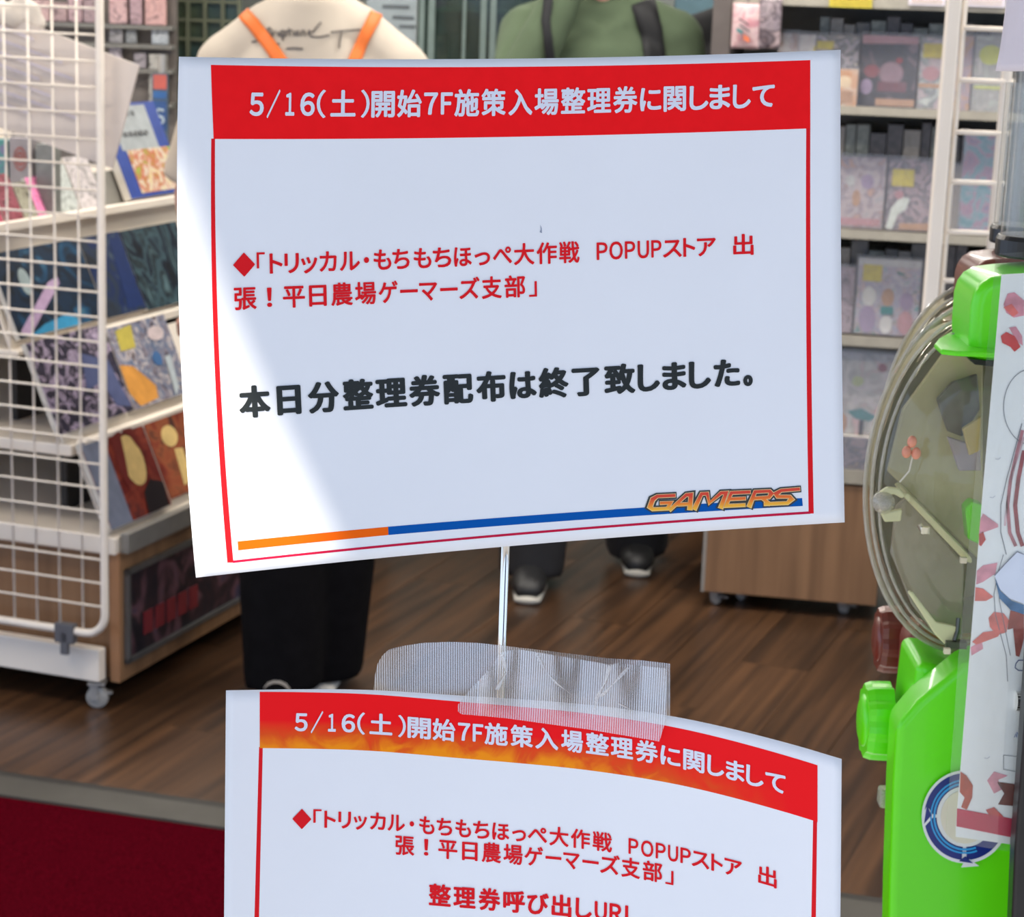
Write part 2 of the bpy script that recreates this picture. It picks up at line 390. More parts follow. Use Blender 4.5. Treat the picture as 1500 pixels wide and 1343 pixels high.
def text_line(sh, name, m, parent, chars, ref, bold, label=None, off=.0006):
    """chars: (char, x0, x1) in photo pixels; ref: (char, x, ytop, ybottom) fixes the line on the sheet"""
    g = glyph(ref[0]); ut, vt = sh.inv(ref[1], ref[2]); ub, vb = sh.inv(ref[1], ref[3])
    sv = (vb-vt)/(g[5]-g[4]+2*bold*0.9)      # v per em
    v_base = vb + sv*(g[4]-bold*.9)
    mb = MB()
    for (ch, x0, x1) in chars:
        vs, fs, gx0, gx1, gy0, gy1 = glyph(ch)
        vm = v_base - sv*(gy0+gy1)/2
        ya = sh.m(0.5, vm)[1]
        def u_of(px, vv):
            lo, hi = -.1, 1.1
            for _ in range(28):
                mi = (lo+hi)/2
                if sh.m(mi, vv)[0] < px: lo = mi
                else: hi = mi
            return (lo+hi)/2
        ua, ub_ = u_of(x0, vm), u_of(x1, vm)
        bb = bold if (ch not in '「」（）()') else bold*.5
        bx_ = bb*(ub_-ua)/max(gx1-gx0, .2) if True else 0
        su = (ub_-ua-2*bx_)/(gx1-gx0)
        n = 6 if bold < .035 else 10
        for k in range(n):
            th = 2*math.pi*k/n; ox, oy = bx_*math.cos(th), bb*sv*math.sin(th)*(.75 if bold > .03 else 1)
            mb.add([sh.pt(ua+bx_+su*(x-gx0)+ox, v_base-sv*y+oy, off+.000004*k) for (x, y) in vs], fs)
    o = mk(name, mb, m, parent)
    if label: o['label'] = label
    return o
def pairs(s, xs): return [(s[i], xs[i][0], xs[i][1]) for i in range(len(s))]
pg1 = page('notice_sheet', S1, 'larger upper white notice with red header, black bold line, orange and blue bar')
# sheet 1 print
def u_at(sh, px, v):
    lo, hi = -.1, 1.1
    for _ in range(30):
        mi = (lo+hi)/2
        if sh.m(mi, v)[0] < px: lo = mi
        else: hi = mi
    return lo
def header(sh, tl, tr, bl, br, m, parent, name='header_band', nv=8):
    return quadp(sh, name, m, [tl, tr, br, bl], parent, 60, nv)
hb = header(S1, (309, 95), (1187, 88), (313, 203.5), (1187, 188), M_red, pg1)
def side_line(sh, px_top, px_bot, w0, w1, m, parent, n=30):
    ut = sh.inv(*px_top); ub = sh.inv(*px_bot); wt = sh.inv(px_top[0]+w0, px_top[1]); wb = sh.inv(px_bot[0]+w1, px_bot[1])
    mb = MB()
    def fn(a, b):
        u = (ut[0]*(1-b)+ub[0]*b)*(1-a)+(wt[0]*(1-b)+wb[0]*b)*a; v = (ut[1]*(1-b)+ub[1]*b)*(1-a)+(wt[1]*(1-b)+wb[1]*b)*a
        return sh.pt(u, v, .0003)
    mb.grid(fn, 1, n); return mk('border_line', mb, m, parent)
side_line(S1, (309.5, 203), (333, 824), 5.5, 9, M_redline, pg1)
side_line(S1, (1181, 188), (1184.5, 752), 6, 7.5, M_redline, pg1)
quadp(S1, 'border_line', M_crim, [(341, 821), (1186, 749), (1187, 752.5), (341, 824.5)], pg1, 40, 1)
quadp(S1, 'orange_bar', M_or, [(348, 793), (568.5, 771.5), (569, 783.5), (349, 806)], pg1, 20, 1)
quadp(S1, 'blue_bar', M_bl, [(568.5, 771.5), (1175, 729.5), (1176, 741), (569, 783.5)], pg1, 40, 1)
M_white_print = mat('print_white', (228, 230, 240), 0.5, var=0.01)
tt = "５／１６（土）開始７Ｆ施策入場整理券に関しまして"
tx = [(365.5, 386.5), (390.8, 410.5), (418, 431.3), (439.9, 461.2), (463.9, 477.2), (484, 521), (528.7, 541.5), (543.9, 578.5), (581.7, 618), (621, 641.5), (645.7, 663.3), (665.5, 702), (705, 741), (744.7, 780), (782.8, 818.5), (821.5, 857.5), (859.9, 895.3), (898, 934), (937.5, 968.7), (972, 1005), (1010, 1038), (1039.3, 1070), (1073.5, 1100), (1102, 1135)]
text_line(S1, 'header_text', M_white_print, pg1, pairs(tt, tx), ('開', 561, 133.2, 172.2), .028, off=.0007)
l2 = "◆「トリッカル・もちもちほっぺ大作戦ＰＯＰＵＰストア出"
x2 = [(341.5, 373.5), (376, 388), (394.8, 414), (416.7, 438), (441, 465), (467.9, 493.2), (497.5, 527.3), (533, 540.7), (547.3, 573.2), (574.8, 599.9), (606, 631.9), (634, 661), (665, 691), (695, 718), (722, 750), (752.7, 782.8), (786, 815.9), (819, 849), (874, 890), (892.7, 912.4), (915.3, 930.5), (934, 950.8), (954, 969), (971, 998.8), (1000.7, 1018.5), (1021, 1048.7), (1074, 1103.9)]
text_line(S1, 'red_text', M_redline, pg1, pairs(l2, x2), ('大', 768, 356, 388), .022)
l3 = "張！平日農場ゲーマーズ支部」"
x3 = [(342.8, 375.9), (391, 398.5), (414.5, 446.8), (452.7, 478.5), (485, 516.7), (519.9, 551), (554.5, 582.8), (586, 612), (614, 640.7), (644.7, 670.5), (672.7, 702.8), (705.5, 735), (739, 769.5), (774.8, 786.5)]
text_line(S1, 'red_text', M_redline, pg1, pairs(l3, x3), ('張', 359, 421, 453.9), .022)
l4 = "本日分整理券配布は終了致しました。"
x4 = [(350, 396), (405.5, 441), (451, 496.7), (502, 546.8), (550, 596), (599, 644.7), (649, 693), (697.5, 741), (746, 786), (789, 833), (837.5, 878.8), (885, 930.5), (934, 966.8), (970, 1005.5), (1009, 1041.5), (1045.5, 1084), (1088.7, 1102.8)]
text_line(S1, 'black_text', M_blk, pg1, pairs(l4, x4), ('布', 719, 543, 589), .045)
# logo on the bar: block italic capitals, dark outline, cream edge, red-to-yellow fill
def logo_mat():
    m = bpy.data.materials.new('logo_fill'); m.use_nodes = True; nt = m.node_tree; b = nt.nodes['Principled BSDF']
    at = nt.nodes.new('ShaderNodeAttribute'); at.attribute_name = 'vv'
    r = nt.nodes.new('ShaderNodeValToRGB'); e = r.color_ramp.elements; e[0].color = lin((224, 66, 34))+(1,); e[0].position = .25
    e[1].color = lin((255, 190, 48))+(1,); e[1].position = .95; x = e.new(.6); x.color = lin((246, 128, 30))+(1,)
    nt.links.new(at.outputs['Fac'], r.inputs['Fac']); nt.links.new(r.outputs[0], b.inputs['Base Color']); b.inputs['Roughness'].default_value = .5
    return m
LG = {  # glyph strokes in a unit box: x right, y down; each stroke a polyline
 'G': [[(1, .12), (.25, .12), (.08, .3), (.05, .75), (.2, .9), (.85, .9), (.93, .55), (.5, .55)]],
 'A': [[(.02, .98), (.62, .12), (.85, .12), (.98, .98)], [(.36, .68), (.9, .68)]],
 'M': [[(.03, .98), (.14, .1), (.34, .1), (.5, .68), (.82, .1), (1, .1), (.95, .98)]],
 'E': [[(1, .12), (.12, .12), (.03, .9), (.92, .9)], [(.1, .5), (.85, .5)]],
 'R': [[(.02, .98), (.12, .12), (.85, .12), (.98, .28), (.9, .5), (.14, .52)], [(.6, .55), (1.02, .9)]],
 'S': [[(1.22, .08), (.3, .12), (.08, .3), (.2, .48), (.85, .52), (.98, .68), (.82, .9), (-.35, .9)]],
}
lb = [('G', 951, 984), ('A', 983, 1013), ('M', 1018, 1060), ('E', 1064, 1094), ('R', 1099, 1128), ('S', 1132, 1160)]
def logo(width, off, name, m):
    mb = MB(); vv = []
    for (ch, x0, x1) in lb:
        for st in LG[ch]:
            pts = []
            for (a, b) in st:
                x = x0+(x1-x0)*a+6.5*(1-b)-2; ytop = 724.5-(x-950)*.046; y = ytop+b*24
                pts.append((x, y, b))
            n = len(pts)
            L, R = [], []
            for i in range(n):
                (x, y, b) = pts[i]
                def nrm(i, j):
                    dx, dy = pts[j][0]-pts[i][0], pts[j][1]-pts[i][1]; l = math.hypot(dx, dy); return -dy/l, dx/l, dx/l, dy/l
                if i == 0: nx, ny, tx_, ty_ = nrm(0, 1); sx, sy = -tx_*width*.5, -ty_*width*.5; k = 1
                elif i == n-1: nx, ny, tx_, ty_ = nrm(n-2, n-1); sx, sy = tx_*width*.5, ty_*width*.5; k = 1
                else:
                    a1 = nrm(i-1, i); a2 = nrm(i, i+1); nx, ny = a1[0]+a2[0], a1[1]+a2[1]; l = math.hypot(nx, ny) or 1; nx /= l; ny /= l; k = min(1.35, 1/max(.5, nx*a1[0]+ny*a1[1])); sx = sy = 0
                wv = width*(0.72 if abs(ny) > abs(nx) else 1.0)
                L.append((x+nx*wv*k+sx, y+ny*wv*k+sy, b)); R.append((x-nx*wv*k+sx, y-ny*wv*k+sy, b))
            base = len(mb.v)
            mb.add([S1.pt(*S1.inv(p[0], p[1]), off) for p in L+R], [[i, i+1, n+i+1, n+i] for i in range(n-1)])
            vv += [max(0, min(1, (p[1]-(724.5-(p[0]-950)*.046))/24)) for p in L+R]
    o = mk(name, mb, m, pg1)
    at = o.data.attributes.new('vv', 'FLOAT', 'POINT')
    for i, x in enumerate(vv): at.data[i].value = x
    return o
logo(7.0, .0006, 'logo_outline', mat('logo_dark', (52, 56, 52), .5))
logo(4.2, .0008, 'logo_edge', mat('logo_cream', (255, 214, 150), .5))
logo(3.0, .0010, 'logo_fill', logo_mat())
nk = MB(); nk.add([S1.pt(*S1.inv(*p), .0005) for p in [(791.5, 329), (793.5, 334), (794, 341.5), (790.5, 340), (792, 336)]], [[0, 1, 2, 3, 4]]); mk('scuff', nk, mat('scuff_grey', (150, 156, 172), .6), pg1)
# ---- sheet 2
pg2 = page('notice_sheet', S2, 'lower white notice with bent right corner and orange flames in its red header', 70, 30)
def flame_mat():
    m = bpy.data.materials.new('flame_header'); m.use_nodes = True; nt = m.node_tree; b = nt.nodes['Principled BSDF']
    au = nt.nodes.new('ShaderNodeAttribute'); au.attribute_name = 'uvp'
    sp = nt.nodes.new('ShaderNodeSeparateXYZ'); nt.links.new(au.outputs['Vector'], sp.inputs[0])
    n = nt.nodes.new('ShaderNodeTexNoise'); n.inputs['Scale'].default_value = 1; n.inputs['Detail'].default_value = 3; n.inputs['Distortion'].default_value = 1.0
    mp = nt.nodes.new('ShaderNodeMapping'); mp.inputs['Scale'].default_value = (22, 2.2, 1); mp.inputs['Rotation'].default_value = (0, 0, .10)
    nt.links.new(au.outputs['Vector'], mp.inputs[0]); nt.links.new(mp.outputs[0], n.inputs['Vector'])
    mr = nt.nodes.new('ShaderNodeMapRange'); mr.inputs['From Min'].default_value = .5; mr.inputs['From Max'].default_value = 1.0
    nt.links.new(sp.outputs[1], mr.inputs['Value'])
    mx = nt.nodes.new('ShaderNodeMapRange'); mx.inputs['From Min'].default_value = .95; mx.inputs['From Max'].default_value = .55
    nt.links.new(sp.outputs[0], mx.inputs['Value'])
    a = nt.nodes.new('ShaderNodeMath'); a.operation = 'MULTIPLY'; nt.links.new(mr.outputs[0], a.inputs[0]); nt.links.new(mx.outputs[0], a.inputs[1])
    nn = nt.nodes.new('ShaderNodeMapRange'); nn.inputs['From Min'].default_value = .25; nn.inputs['From Max'].default_value = .72; nn.inputs['To Min'].default_value = .35; nn.inputs['To Max'].default_value = 1.25; nt.links.new(n.outputs['Fac'], nn.inputs['Value'])
    c = nt.nodes.new('ShaderNodeMath'); c.operation = 'MULTIPLY'; nt.links.new(a.outputs[0], c.inputs[0]); nt.links.new(nn.outputs[0], c.inputs[1])
    r = nt.nodes.new('ShaderNodeValToRGB'); e = r.color_ramp.elements
    e[0].position = 0; e[0].color = lin((252, 20, 26))+(1,); b.inputs['Specular IOR Level'].default_value = .12; e[1].position = .9; e[1].color = lin((255, 150, 20))+(1,)
    x = e.new(.4); x.color = lin((236, 84, 26))+(1,)
    nt.links.new(c.outputs[0], r.inputs['Fac']); nt.links.new(r.outputs[0], b.inputs['Base Color']); b.inputs['Roughness'].default_value = .5
    return m
def uv_of(px, dy):  # sheet 2 by px and distance below its top edge
    u = S2.inv(px, interp(px, TOPX)+dy); return u
def s2band(xa, xb, dya, dyb, m, parent, name, nu=60, nv=8, off=.0004, dya2=None, dyb2=None):
    dya2 = dya if dya2 is None else dya2; dyb2 = dyb if dyb2 is None else dyb2
    mb = MB(); uvs = []
    for j in range(nv+1):
        for i in range(nu+1):
            a, b = i/nu, j/nv; px = xa+(xb-xa)*a
            da = dya+(dya2-dya)*a; db = dyb+(dyb2-dyb)*a
            mb.v.append(S2.pt(*uv_of(px, da+(db-da)*b), off)); uvs.append((a, b, 0))
    mb.f = [[j*(nu+1)+i, (j+1)*(nu+1)+i, (j+1)*(nu+1)+i+1, j*(nu+1)+i+1] for j in range(nv) for i in range(nu)]
    o = mk(name, mb, m, parent, smooth=True)
    at = o.data.attributes.new('uvp', 'FLOAT_VECTOR', 'POINT')
    for i, x in enumerate(uvs): at.data[i].vector = x
    return o
s2band(380.5, 1197.5, 3, 85.5, flame_mat(), pg2, 'header_band', dya2=20, dyb2=103)
side_line(S2, (379.5, 1094), (366, 1590), 5.5, 8, M_redline, pg2)
side_line(S2, (1191, 1202), (1183, 1660), 6, 8, M_redline, pg2)
def fixrow(xs): return xs
tx = [(431.5, 450.7), (455.3, 473.3), (480.5, 492), (500.4, 520.3), (523.2, 534.7), (541.2, 574.8), (583.2, 594.5), (596.9, 631.2), (633.6, 667.2), (670.8, 688.8), (692.4, 708), (709.7, 744), (747.6, 781), (784, 818), (821.9, 854), (858, 892), (894.7, 927.5), (930.7, 964), (967.5, 997), (1000.8, 1032), (1036, 1061), (1063.5, 1090.7), (1093, 1118.7), (1120.8, 1150.7)]
class Skew:   # print on sheet 2 keeps parallel to a line that drops a little faster than the edge
    def __init__(s, sh, k): s.sh = sh; s.k = k
    def m(s, u, v): return s.sh.m(u, v+s.k*(u-.2))
    def pt(s, u, v, off=0): return s.sh.pt(u, v+s.k*(u-.2), off)
    inv = Sheet.inv
text_line(Skew(S2, .030), 'header_text', M_white_print, pg2, pairs(tt, tx), ('開', 614, 1051, 1082), .028, off=.0007)
x2 = [(428.4, 456), (459, 471), (475, 492), (495.6, 514.3), (518, 537.6), (542, 565), (567.6, 593.3), (600, 606.7), (614, 636.5), (639.6, 662.4), (667, 690), (693, 716.9), (721, 746), (750, 770.4), (773, 801.5), (804.6, 833), (836, 864.4), (868, 896.5), (920.6, 935), (939, 957), (960.4, 975), (978.4, 993.3), (996.6, 1011.8), (1013, 1039), (1041.7, 1058.7), (1061, 1086.6), (1110.6, 1137.7)]
text_line(Skew(S2, .030), 'red_text', M_redline, pg2, pairs(l2, x2), ('大', 818.5, 1211, 1239.4), .022)
x3 = [(579, 607), (621, 627.6), (642, 670), (676.8, 699.6), (705.6, 734), (737.3, 765.6), (768, 795.5), (799, 822.3), (825, 849), (853, 877), (878.8, 908), (910, 937.6), (941.4, 970), (974.6, 986.5)]
text_line(Skew(S2, .030), 'red_text', M_redline, pg2, pairs(l3, x3), ('張', 593, 1224.7, 1252.8), .022)
l5 = "整理券呼び出しＵＲＬ"
x5 = [(628, 660.5), (664, 696.7), (700.8, 733), (737, 769), (772, 804), (807.9, 837), (843, 867), (871, 889), (892.7, 910.5), (915.5, 931)]
text_line(Skew(S2, .030), 'red_text', M_redline, pg2, pairs(l5, x5), ('整', 644, 1294.8, 1327), .03)
# ------------------------------------------------------------------ sign pole
M_chrome = mat('chrome', (232, 230, 226), 0.08, 1.0, var=0.01)
RP = P(740.5, 800, .905); RP.z = 0
rz_top = P(744, 560, .89).z
t = thing('sign_pole', 'thin chrome pole standing on the floor behind both notices', 'sign stand', RP)
b_ = MB(); b_.lathe(RP, Z, [(.0026, .01), (.0026, rz_top*.8)], 24); mk('pole', b_, M_chrome, t, smooth=True)
zc = P(738, 957, .905).z
b_ = MB(); b_.lathe(RP, Z, [(.0019, rz_top*.8), (.0019, rz_top)], 16); mk('inner_rod', b_, M_chrome, t, smooth=True)
b_ = MB(); b_.lathe(RP, Z, [(.14, 0), (.14, .004), (.135, .008), (.02, .012), (.008, .03), (.003, .032)], 40); mk('base', b_, M_chrome, t, smooth=True)
# ------------------------------------------------------------------ ribbed clear tape
def ribbed_mat():
    m = clear('ribbed_tape', tint=(238, 234, 228), alpha=.30, rough=.25, white=(206, 202, 198))
    nt = m.node_tree
    at = nt.nodes.new('ShaderNodeAttribute'); at.attribute_name = 'uvp'
    wv = nt.nodes.new('ShaderNodeTexWave'); wv.wave_type = 'BANDS'; wv.bands_direction = 'X'; wv.inputs['Scale'].default_value = 1/6.2832*2*math.pi*.32; wv.inputs['Distortion'].default_value = 0.15
    nt.links.new(at.outputs['Vector'], wv.inputs['Vector'])
    # uvp is in millimetres: ribs about one per millimetre
    mr = nt.nodes.new('ShaderNodeMapRange'); mr.inputs['To Min'].default_value = .08; mr.inputs['To Max'].default_value = .34
    nt.links.new(wv.outputs['Fac'], mr.inputs['Value'])
    for n in nt.nodes:
        if n.type == 'MIX_SHADER' and n.inputs[0].is_linked and n.inputs[0].links[0].from_node.type == 'MATH':
            nt.links.new(mr.outputs[0], n.inputs[0])
    bp = nt.nodes.new('ShaderNodeBump'); bp.inputs['Strength'].default_value = .12; bp.inputs['Distance'].default_value = .0003; nt.links.new(wv.outputs['Fac'], bp.inputs['Height'])
    for n in nt.nodes:
        if n.type in ('BSDF_GLOSSY',): nt.links.new(bp.outputs[0], n.inputs['Normal'])
    return m
M_rib = ribbed_mat()
def dens0(pts, k=5):
    out = []
    for (a, b) in zip(pts, pts[1:]): out += [(a[0]+(b[0]-a[0])*i/k, a[1]+(b[1]-a[1])*i/k) for i in range(k)]
    return out+[pts[-1]]
def film(name, top_tab, bot_tab, x0, x1, dfn, m, parent=None, label=None, cat=None, nu=120, nv=16, ang=0):
    mb = MB(); uvs = []
    for j in range(nv+1):
        for i in range(nu+1):
            a, b = i/nu, j/nv; x = x0+(x1-x0)*a
            yt = lint(x, top_tab); yb = lint(x, bot_tab); y = yt+(yb-yt)*b
            mb.v.append(P(x, y, dfn(a, b))); uvs.append(((x*math.cos(ang)+y*math.sin(ang))*.29, y*.29, 0))
    mb.f = [[j*(nu+1)+i, (j+1)*(nu+1)+i, (j+1)*(nu+1)+i+1, j*(nu+1)+i+1] for j in range(nv) for i in range(nu)]
    o = mk(name, mb, m, parent, smooth=True)
    at = o.data.attributes.new('uvp', 'FLOAT_VECTOR', 'POINT')
    for i, x in enumerate(uvs): at.data[i].vector = x
    if label: tag(o, label, cat)
    return o
def lint(x, tab):
    if x <= tab[0][0]: return tab[0][1]
    for (a, b), (c, d) in zip(tab, tab[1:]):
        if x <= c: return b+(d-b)*(x-a)/(c-a)
    return tab[-1][1]
film('packing_tape', [(546, 1020), (548, 995), (553, 972), (560, 960), (570, 951), (590, 946), (620, 941.5), (660, 940), (700, 941.5), (740, 946), (800, 953), (890, 964), (940, 967), (982, 972)],
     [(546, 1030), (740, 1046), (972, 1075), (982, 1055)], 546, 982, lambda a, b: .917+.004*math.sin(a*9)*(1-b)-.004*a, M_rib,
     label='back strip of clear ribbed tape with rounded left end behind the lower notice', cat='tape')
film('packing_tape', [(671, 1032), (690, 1008), (712, 985), (724, 972), (731, 957), (742, 953), (760, 951), (785, 955), (880, 971), (893, 974), (905, 971), (940, 975), (976, 979)],
     [(671, 1042), (675, 1046), (700, 1048), (742, 1052), (800, 1060), (860, 1068), (920, 1078), (966, 1086), (976, 1052)], 671, 976,
     lambda a, b: .8985-.026*((2*abs((331+0)*0+((671+305*a-331)/902)-.45))**2)+.0022*math.cos(a*21)*(1-b)*(1 if a > .1 else 0), M_rib,
     label='front strip of clear ribbed tape holding the lower notice to the pole', cat='tape', ang=.05)
ft = [o for o in COL.objects if o.name.startswith('packing_tape.')][-1]
M_cr = clear('crease_film', tint=(250, 250, 250), alpha=.45, rough=.3, white=(236, 234, 232))
def fdep(x): a = (x-671)/305; return .8985-.026*((2*abs(((x-331)/902)-.45))**2)+.0022*math.cos(a*21)-.0006
for pts in ([(785, 956), (797, 980), (815, 1001), (838, 1018)], [(893, 975), (886, 1000), (874, 1022), (868, 1052)], [(920, 978), (900, 1000), (880, 1020)], [(735, 958), (742, 985), (728, 1010)], [(905, 1030), (925, 1040), (945, 1044)]):
    q = MB(); L_ = []
    for i, (x, y) in enumerate(dens0(pts)):
        w_ = 1.6+1.2*math.sin(i*.8); L_ += [P(x-w_, y-.6, fdep(x)), P(x+w_, y+.6, fdep(x))]
    q.add(L_, [[2*i, 2*i+1, 2*i+3, 2*i+2] for i in range(len(L_)//2-1)]); mk('crease', q, M_cr, ft)
# ------------------------------------------------------------------ left display stand
C0 = floor(176, 1037); NR = -T               # corner of the stand, outward normal of its long side
def sd(a, b, z): return C0 + S*a + T*b + Z*z          # stand coordinates: a into the shop, b inwards (left), z up
def stc(p): q = p-C0; return q.dot(S), q.dot(T), q.z
def side(px, py, b=0.0): return hit(px, py, C0+T*b, T)
def endp(px, py, a=0.0): return hit(px, py, C0+S*a, S)
zb0 = side(174, 1001).z; zb1 = side(174, 812).z
print('stand z', zb0, zb1)
LEN = 1.45; WID = 1.30
M_wood = wood_mat('beech_laminate', (124, 92, 64), (148, 112, 80), scale=(26, 26, 1.6), rough=.45, rnd=False)
M_wedge = mat('beech_edge', (160, 116, 80), .5, var=.05)
M_cream = mat('cream_enamel', (236, 226, 212), .4, var=.03, scale=8)
M_grey = mat('lip_grey', (136, 134, 128), .35, .3)
M_dark = mat('dark_inside', (58, 54, 50), .8)
M_book_edge = mat('page_edge', (205, 200, 190), .7)
st = thing('display_stand', 'stepped magazine display stand on casters at the left, beech base', 'display stand', sd(0, 0, 0))
b_ = MB(); b_.box(sd(.02, .018, zb0), S*(LEN-.04), T*(WID-.03), Z*(zb1-zb0)); mk('base_cabinet', b_, M_wood, st)
b_ = MB(); b_.box(sd(0, 0, zb0), S*LEN, T*.022, Z*(zb1-zb0+.002)); mk('side_panel', b_, M_wood, st, bevel=.001)
b_ = MB(); b_.box(sd(-.001, 0, zb0), S*.003, T*.022, Z*(zb1-zb0)); mk('panel_edge', b_, M_wedge, st)
pz0 = endp(153, 1000, -.03).z; pz1 = endp(153, 953, -.03).z
b_ = MB(); b_.box(sd(-.035, .03, pz0), S*.03, T*(WID-.02), Z*(pz1-pz0)); mk('plinth_rail', b_, M_cream, st, bevel=.003)
# poster in a silver frame on the long side
pf = [stc(side(182, 834)), stc(side(180, 973))]
fz1 = pf[0][2]; fz0 = pf[1][2]; fa0 = stc(side(181, 900))[0]; fa1 = min(LEN-.05, stc(side(384, 880))[0])
print('poster', fa0, fa1, fz0, fz1)
po = thing('framed_poster', 'dark poster in a thin silver frame on the beech stand base', 'poster', sd(fa0, 0, fz0))
fm = MB()
for (a0_, a1_, z0_, z1_) in ((fa0, fa1, fz0, fz0+.012), (fa0, fa1, fz1-.012, fz1), (fa0, fa0+.012, fz0, fz1), (fa1-.012, fa1, fz0, fz1)):
    fm.box(sd(a0_, -.012, z0_), S*(a1_-a0_), T*.012, Z*(z1_-z0_))
mk('frame', fm, mat('silver_frame', (120, 122, 122), .35, .7), po, bevel=.001)
fm = MB(); fm.box(sd(fa0+.01, -.007, fz0+.01), S*(fa1-fa0-.02), T*.006, Z*(fz1-fz0-.02))
mk('print', fm, art('poster_dark', [(16, 18, 28), (24, 26, 38), (40, 30, 38), (96, 66, 76), (44, 52, 76)], 7, 2, 3), po)
fm = MB()
for k in range(5):
    a_ = fa0+.07+k*.05; fm.box(sd(a_, -.009, fz0+.045), S*.038, T*.002, Z*.05)
mk('red_lettering', fm, mat('poster_red', (120, 36, 44), .5), po)
# boards of the steps (end view), measured on the end plane
def bz(px, py): a, b, z = stc(endp(px, py)); return b, z
steps = []
for (xr, yt, yb) in ((165, 786, 811), (101, 650, 667), (24, 512, 521)):
    b1_, z1_ = bz(xr, yt); _, z0_ = bz(xr, yb); steps.append((b1_, z0_, z1_))
d_in = steps[2][0]-steps[1][0]; dz_ = steps[2][1]-steps[1][1]
tier4z = stc(hit(150, 305, C0+T*(steps[2][0]+d_in*.7), T))[2]
steps.append((steps[2][0]+d_in*.7, tier4z-.012, tier4z))
print('steps', steps)
for i, (b1_, z0_, z1_) in enumerate(steps):
    q = MB(); q.box(sd(-.012, max(b1_, 0)-.012, z0_), S*(LEN+.01), T*(WID-max(b1_, 0)), Z*(z1_-z0_)); mk('shelf_board', q, M_cream, st, bevel=.003)
    q = MB(); q.box(sd(.004, b1_-.035, z0_+.002), S*(LEN-.02), T*.020, Z*(z1_-z0_+.006)); lp = mk('shelf_lip', q, M_grey if i == 0 else M_cream, st, bevel=.002)
for i in range(3):
    z0_ = steps[i][2]; z1_ = steps[i+1][1]; b1_ = steps[i+1][0]
    q = MB(); q.box(sd(.15, b1_+.10, z0_), S*(LEN-.2), T*.015, Z*(z1_-z0_)); mk('riser', q, M_dark, st)
q = MB(); q.box(sd(.10, WID-.1, steps[0][2]), S*(LEN-.1), T*.02, Z*(steps[3][2]-steps[0][2]+.35)); mk('back_panel', q, M_cream, st)
q = MB()
for bb_ in (.55, .95): q.box(sd(.01, bb_, steps[0][2]), S*.02, T*.03, Z*(steps[2][1]-steps[0][2]))
mk('end_upright', q, mat('upright_green', (150, 152, 138), .5), st)
# leaning backing boards, one per tier
TILT = math.radians(23)
UPT = Z*math.cos(TILT)+T*math.sin(TILT); NT = (NR*math.cos(TILT)+Z*math.sin(TILT))
tiers = []
for i, (b1_, z0_, z1_) in enumerate(steps):
    org = sd(0, b1_+.004, z1_)
    hgt = .255 if i < 3 else .30
    nxt = (steps[i+1][1]-z1_)/math.cos(TILT) if i < 3 else .25
    tiers.append((org, nxt))
    q = MB(); q.box(org-NT*.012, S*LEN, UPT*((nxt if i < 3 else .09)-.004), NT*.004); mk('backing_board', q, M_cream if i < 3 else M_grey, st)
def tier_hit(i, px, py):
    o, n = tiers[i]; p = hit(px, py, o, NT); d = p-o; return d.dot(S), d.dot(UPT)
def caster(parent, p, r=.024):
    c = mk('caster', MB().box(p+V((-.018, -.018, r*2+.006)), V((.036, 0, 0)), V((0, .036, 0)), V((0, 0, .006))), M_chromeish, parent)
    b = MB(); b.lathe(p+V((0, -.009, r)), V((0, 1, 0)), [(r*.7, -.002), (r*.95, 0), (r, .004), (r, .012), (r*.95, .018), (r*.7, .02)], 24); mk('wheel', b, mat('wheel_grey', (150, 148, 144), .4), c, smooth=False)
    b = MB()
    for s_ in (-.014, .012): b.box(p+V((-.014, s_, r*.8)), V((.016, 0, 0)), V((0, .003, 0)), V((0, 0, r*1.2+.006)))
    b.tube([p+V((0, -.016, r)), p+V((0, .018, r))], .005); b.box(p+V((.005, -.006, r*1.5)), V((.026, 0, -.004)), V((0, .012, 0)), V((0, 0, .004)))
    mk('fork', b, M_chromeish, c)
    return c
M_chromeish = mat('zinc', (170, 168, 164), .35, .6)
cz = zb0
def cst(parent, a, b, fn):
    p = fn(a, b, 0); r = .5*(cz-.008)*.98; return caster(parent, p, r)
for (a, b) in ((-.015, .045), (LEN-.1, .07), (.02, WID-.15), (LEN-.1, WID-.15)): cst(st, a, b, sd)
# ---------- books
def book(name, i, BL, BR, TL, cover, label, th=.012, group=None, cat='book', tag_=None, blobs=None, lift=.001, htop=None):
    a0, h0 = tier_hit(i, *BL); a1, h1 = tier_hit(i, *BR); a2, h2 = tier_hit(i, *TL)
    h0 = max(h0, .002); hh = (htop or h2)-h0; o = tiers[i][0]+S*a0+UPT*h0+NT*lift
    w = max(a1-a0, .03)
    t = thing(name, label, cat, o, group)
    q = MB(); q.box(o, S*w, UPT*hh, NT*th); mk('page_block', q, M_book_edge, t)
    q = MB(); q.box(o+NT*th, S*w, UPT*hh, NT*.0015); mk('front_cover', q, cover, t)
    if tag_:
        q = MB(); q.box(o+NT*(th+.0016)+S*w*tag_[0]+UPT*hh*tag_[1], S*w*tag_[2], UPT*hh*tag_[3], NT*.0006); mk('sticker', q, tag_[4], t)
    if blobs:
        for k, (pts, m) in enumerate(blobs):
            q = MB(); q.prism([o+NT*(th+.0017+.0006*k)+S*w*x+UPT*hh*y for (x, y) in pts], NT*.0004); mk('printed_shape', q, m, t)
    return t
def ell(cx, cy, rx, ry, n=18): return [(cx+rx*math.cos(2*math.pi*k/n), cy+ry*math.sin(2*math.pi*k/n)) for k in range(n)]
mm = lambda n, c, r=.4: mat(n, c, r, var=.12, scale=40)
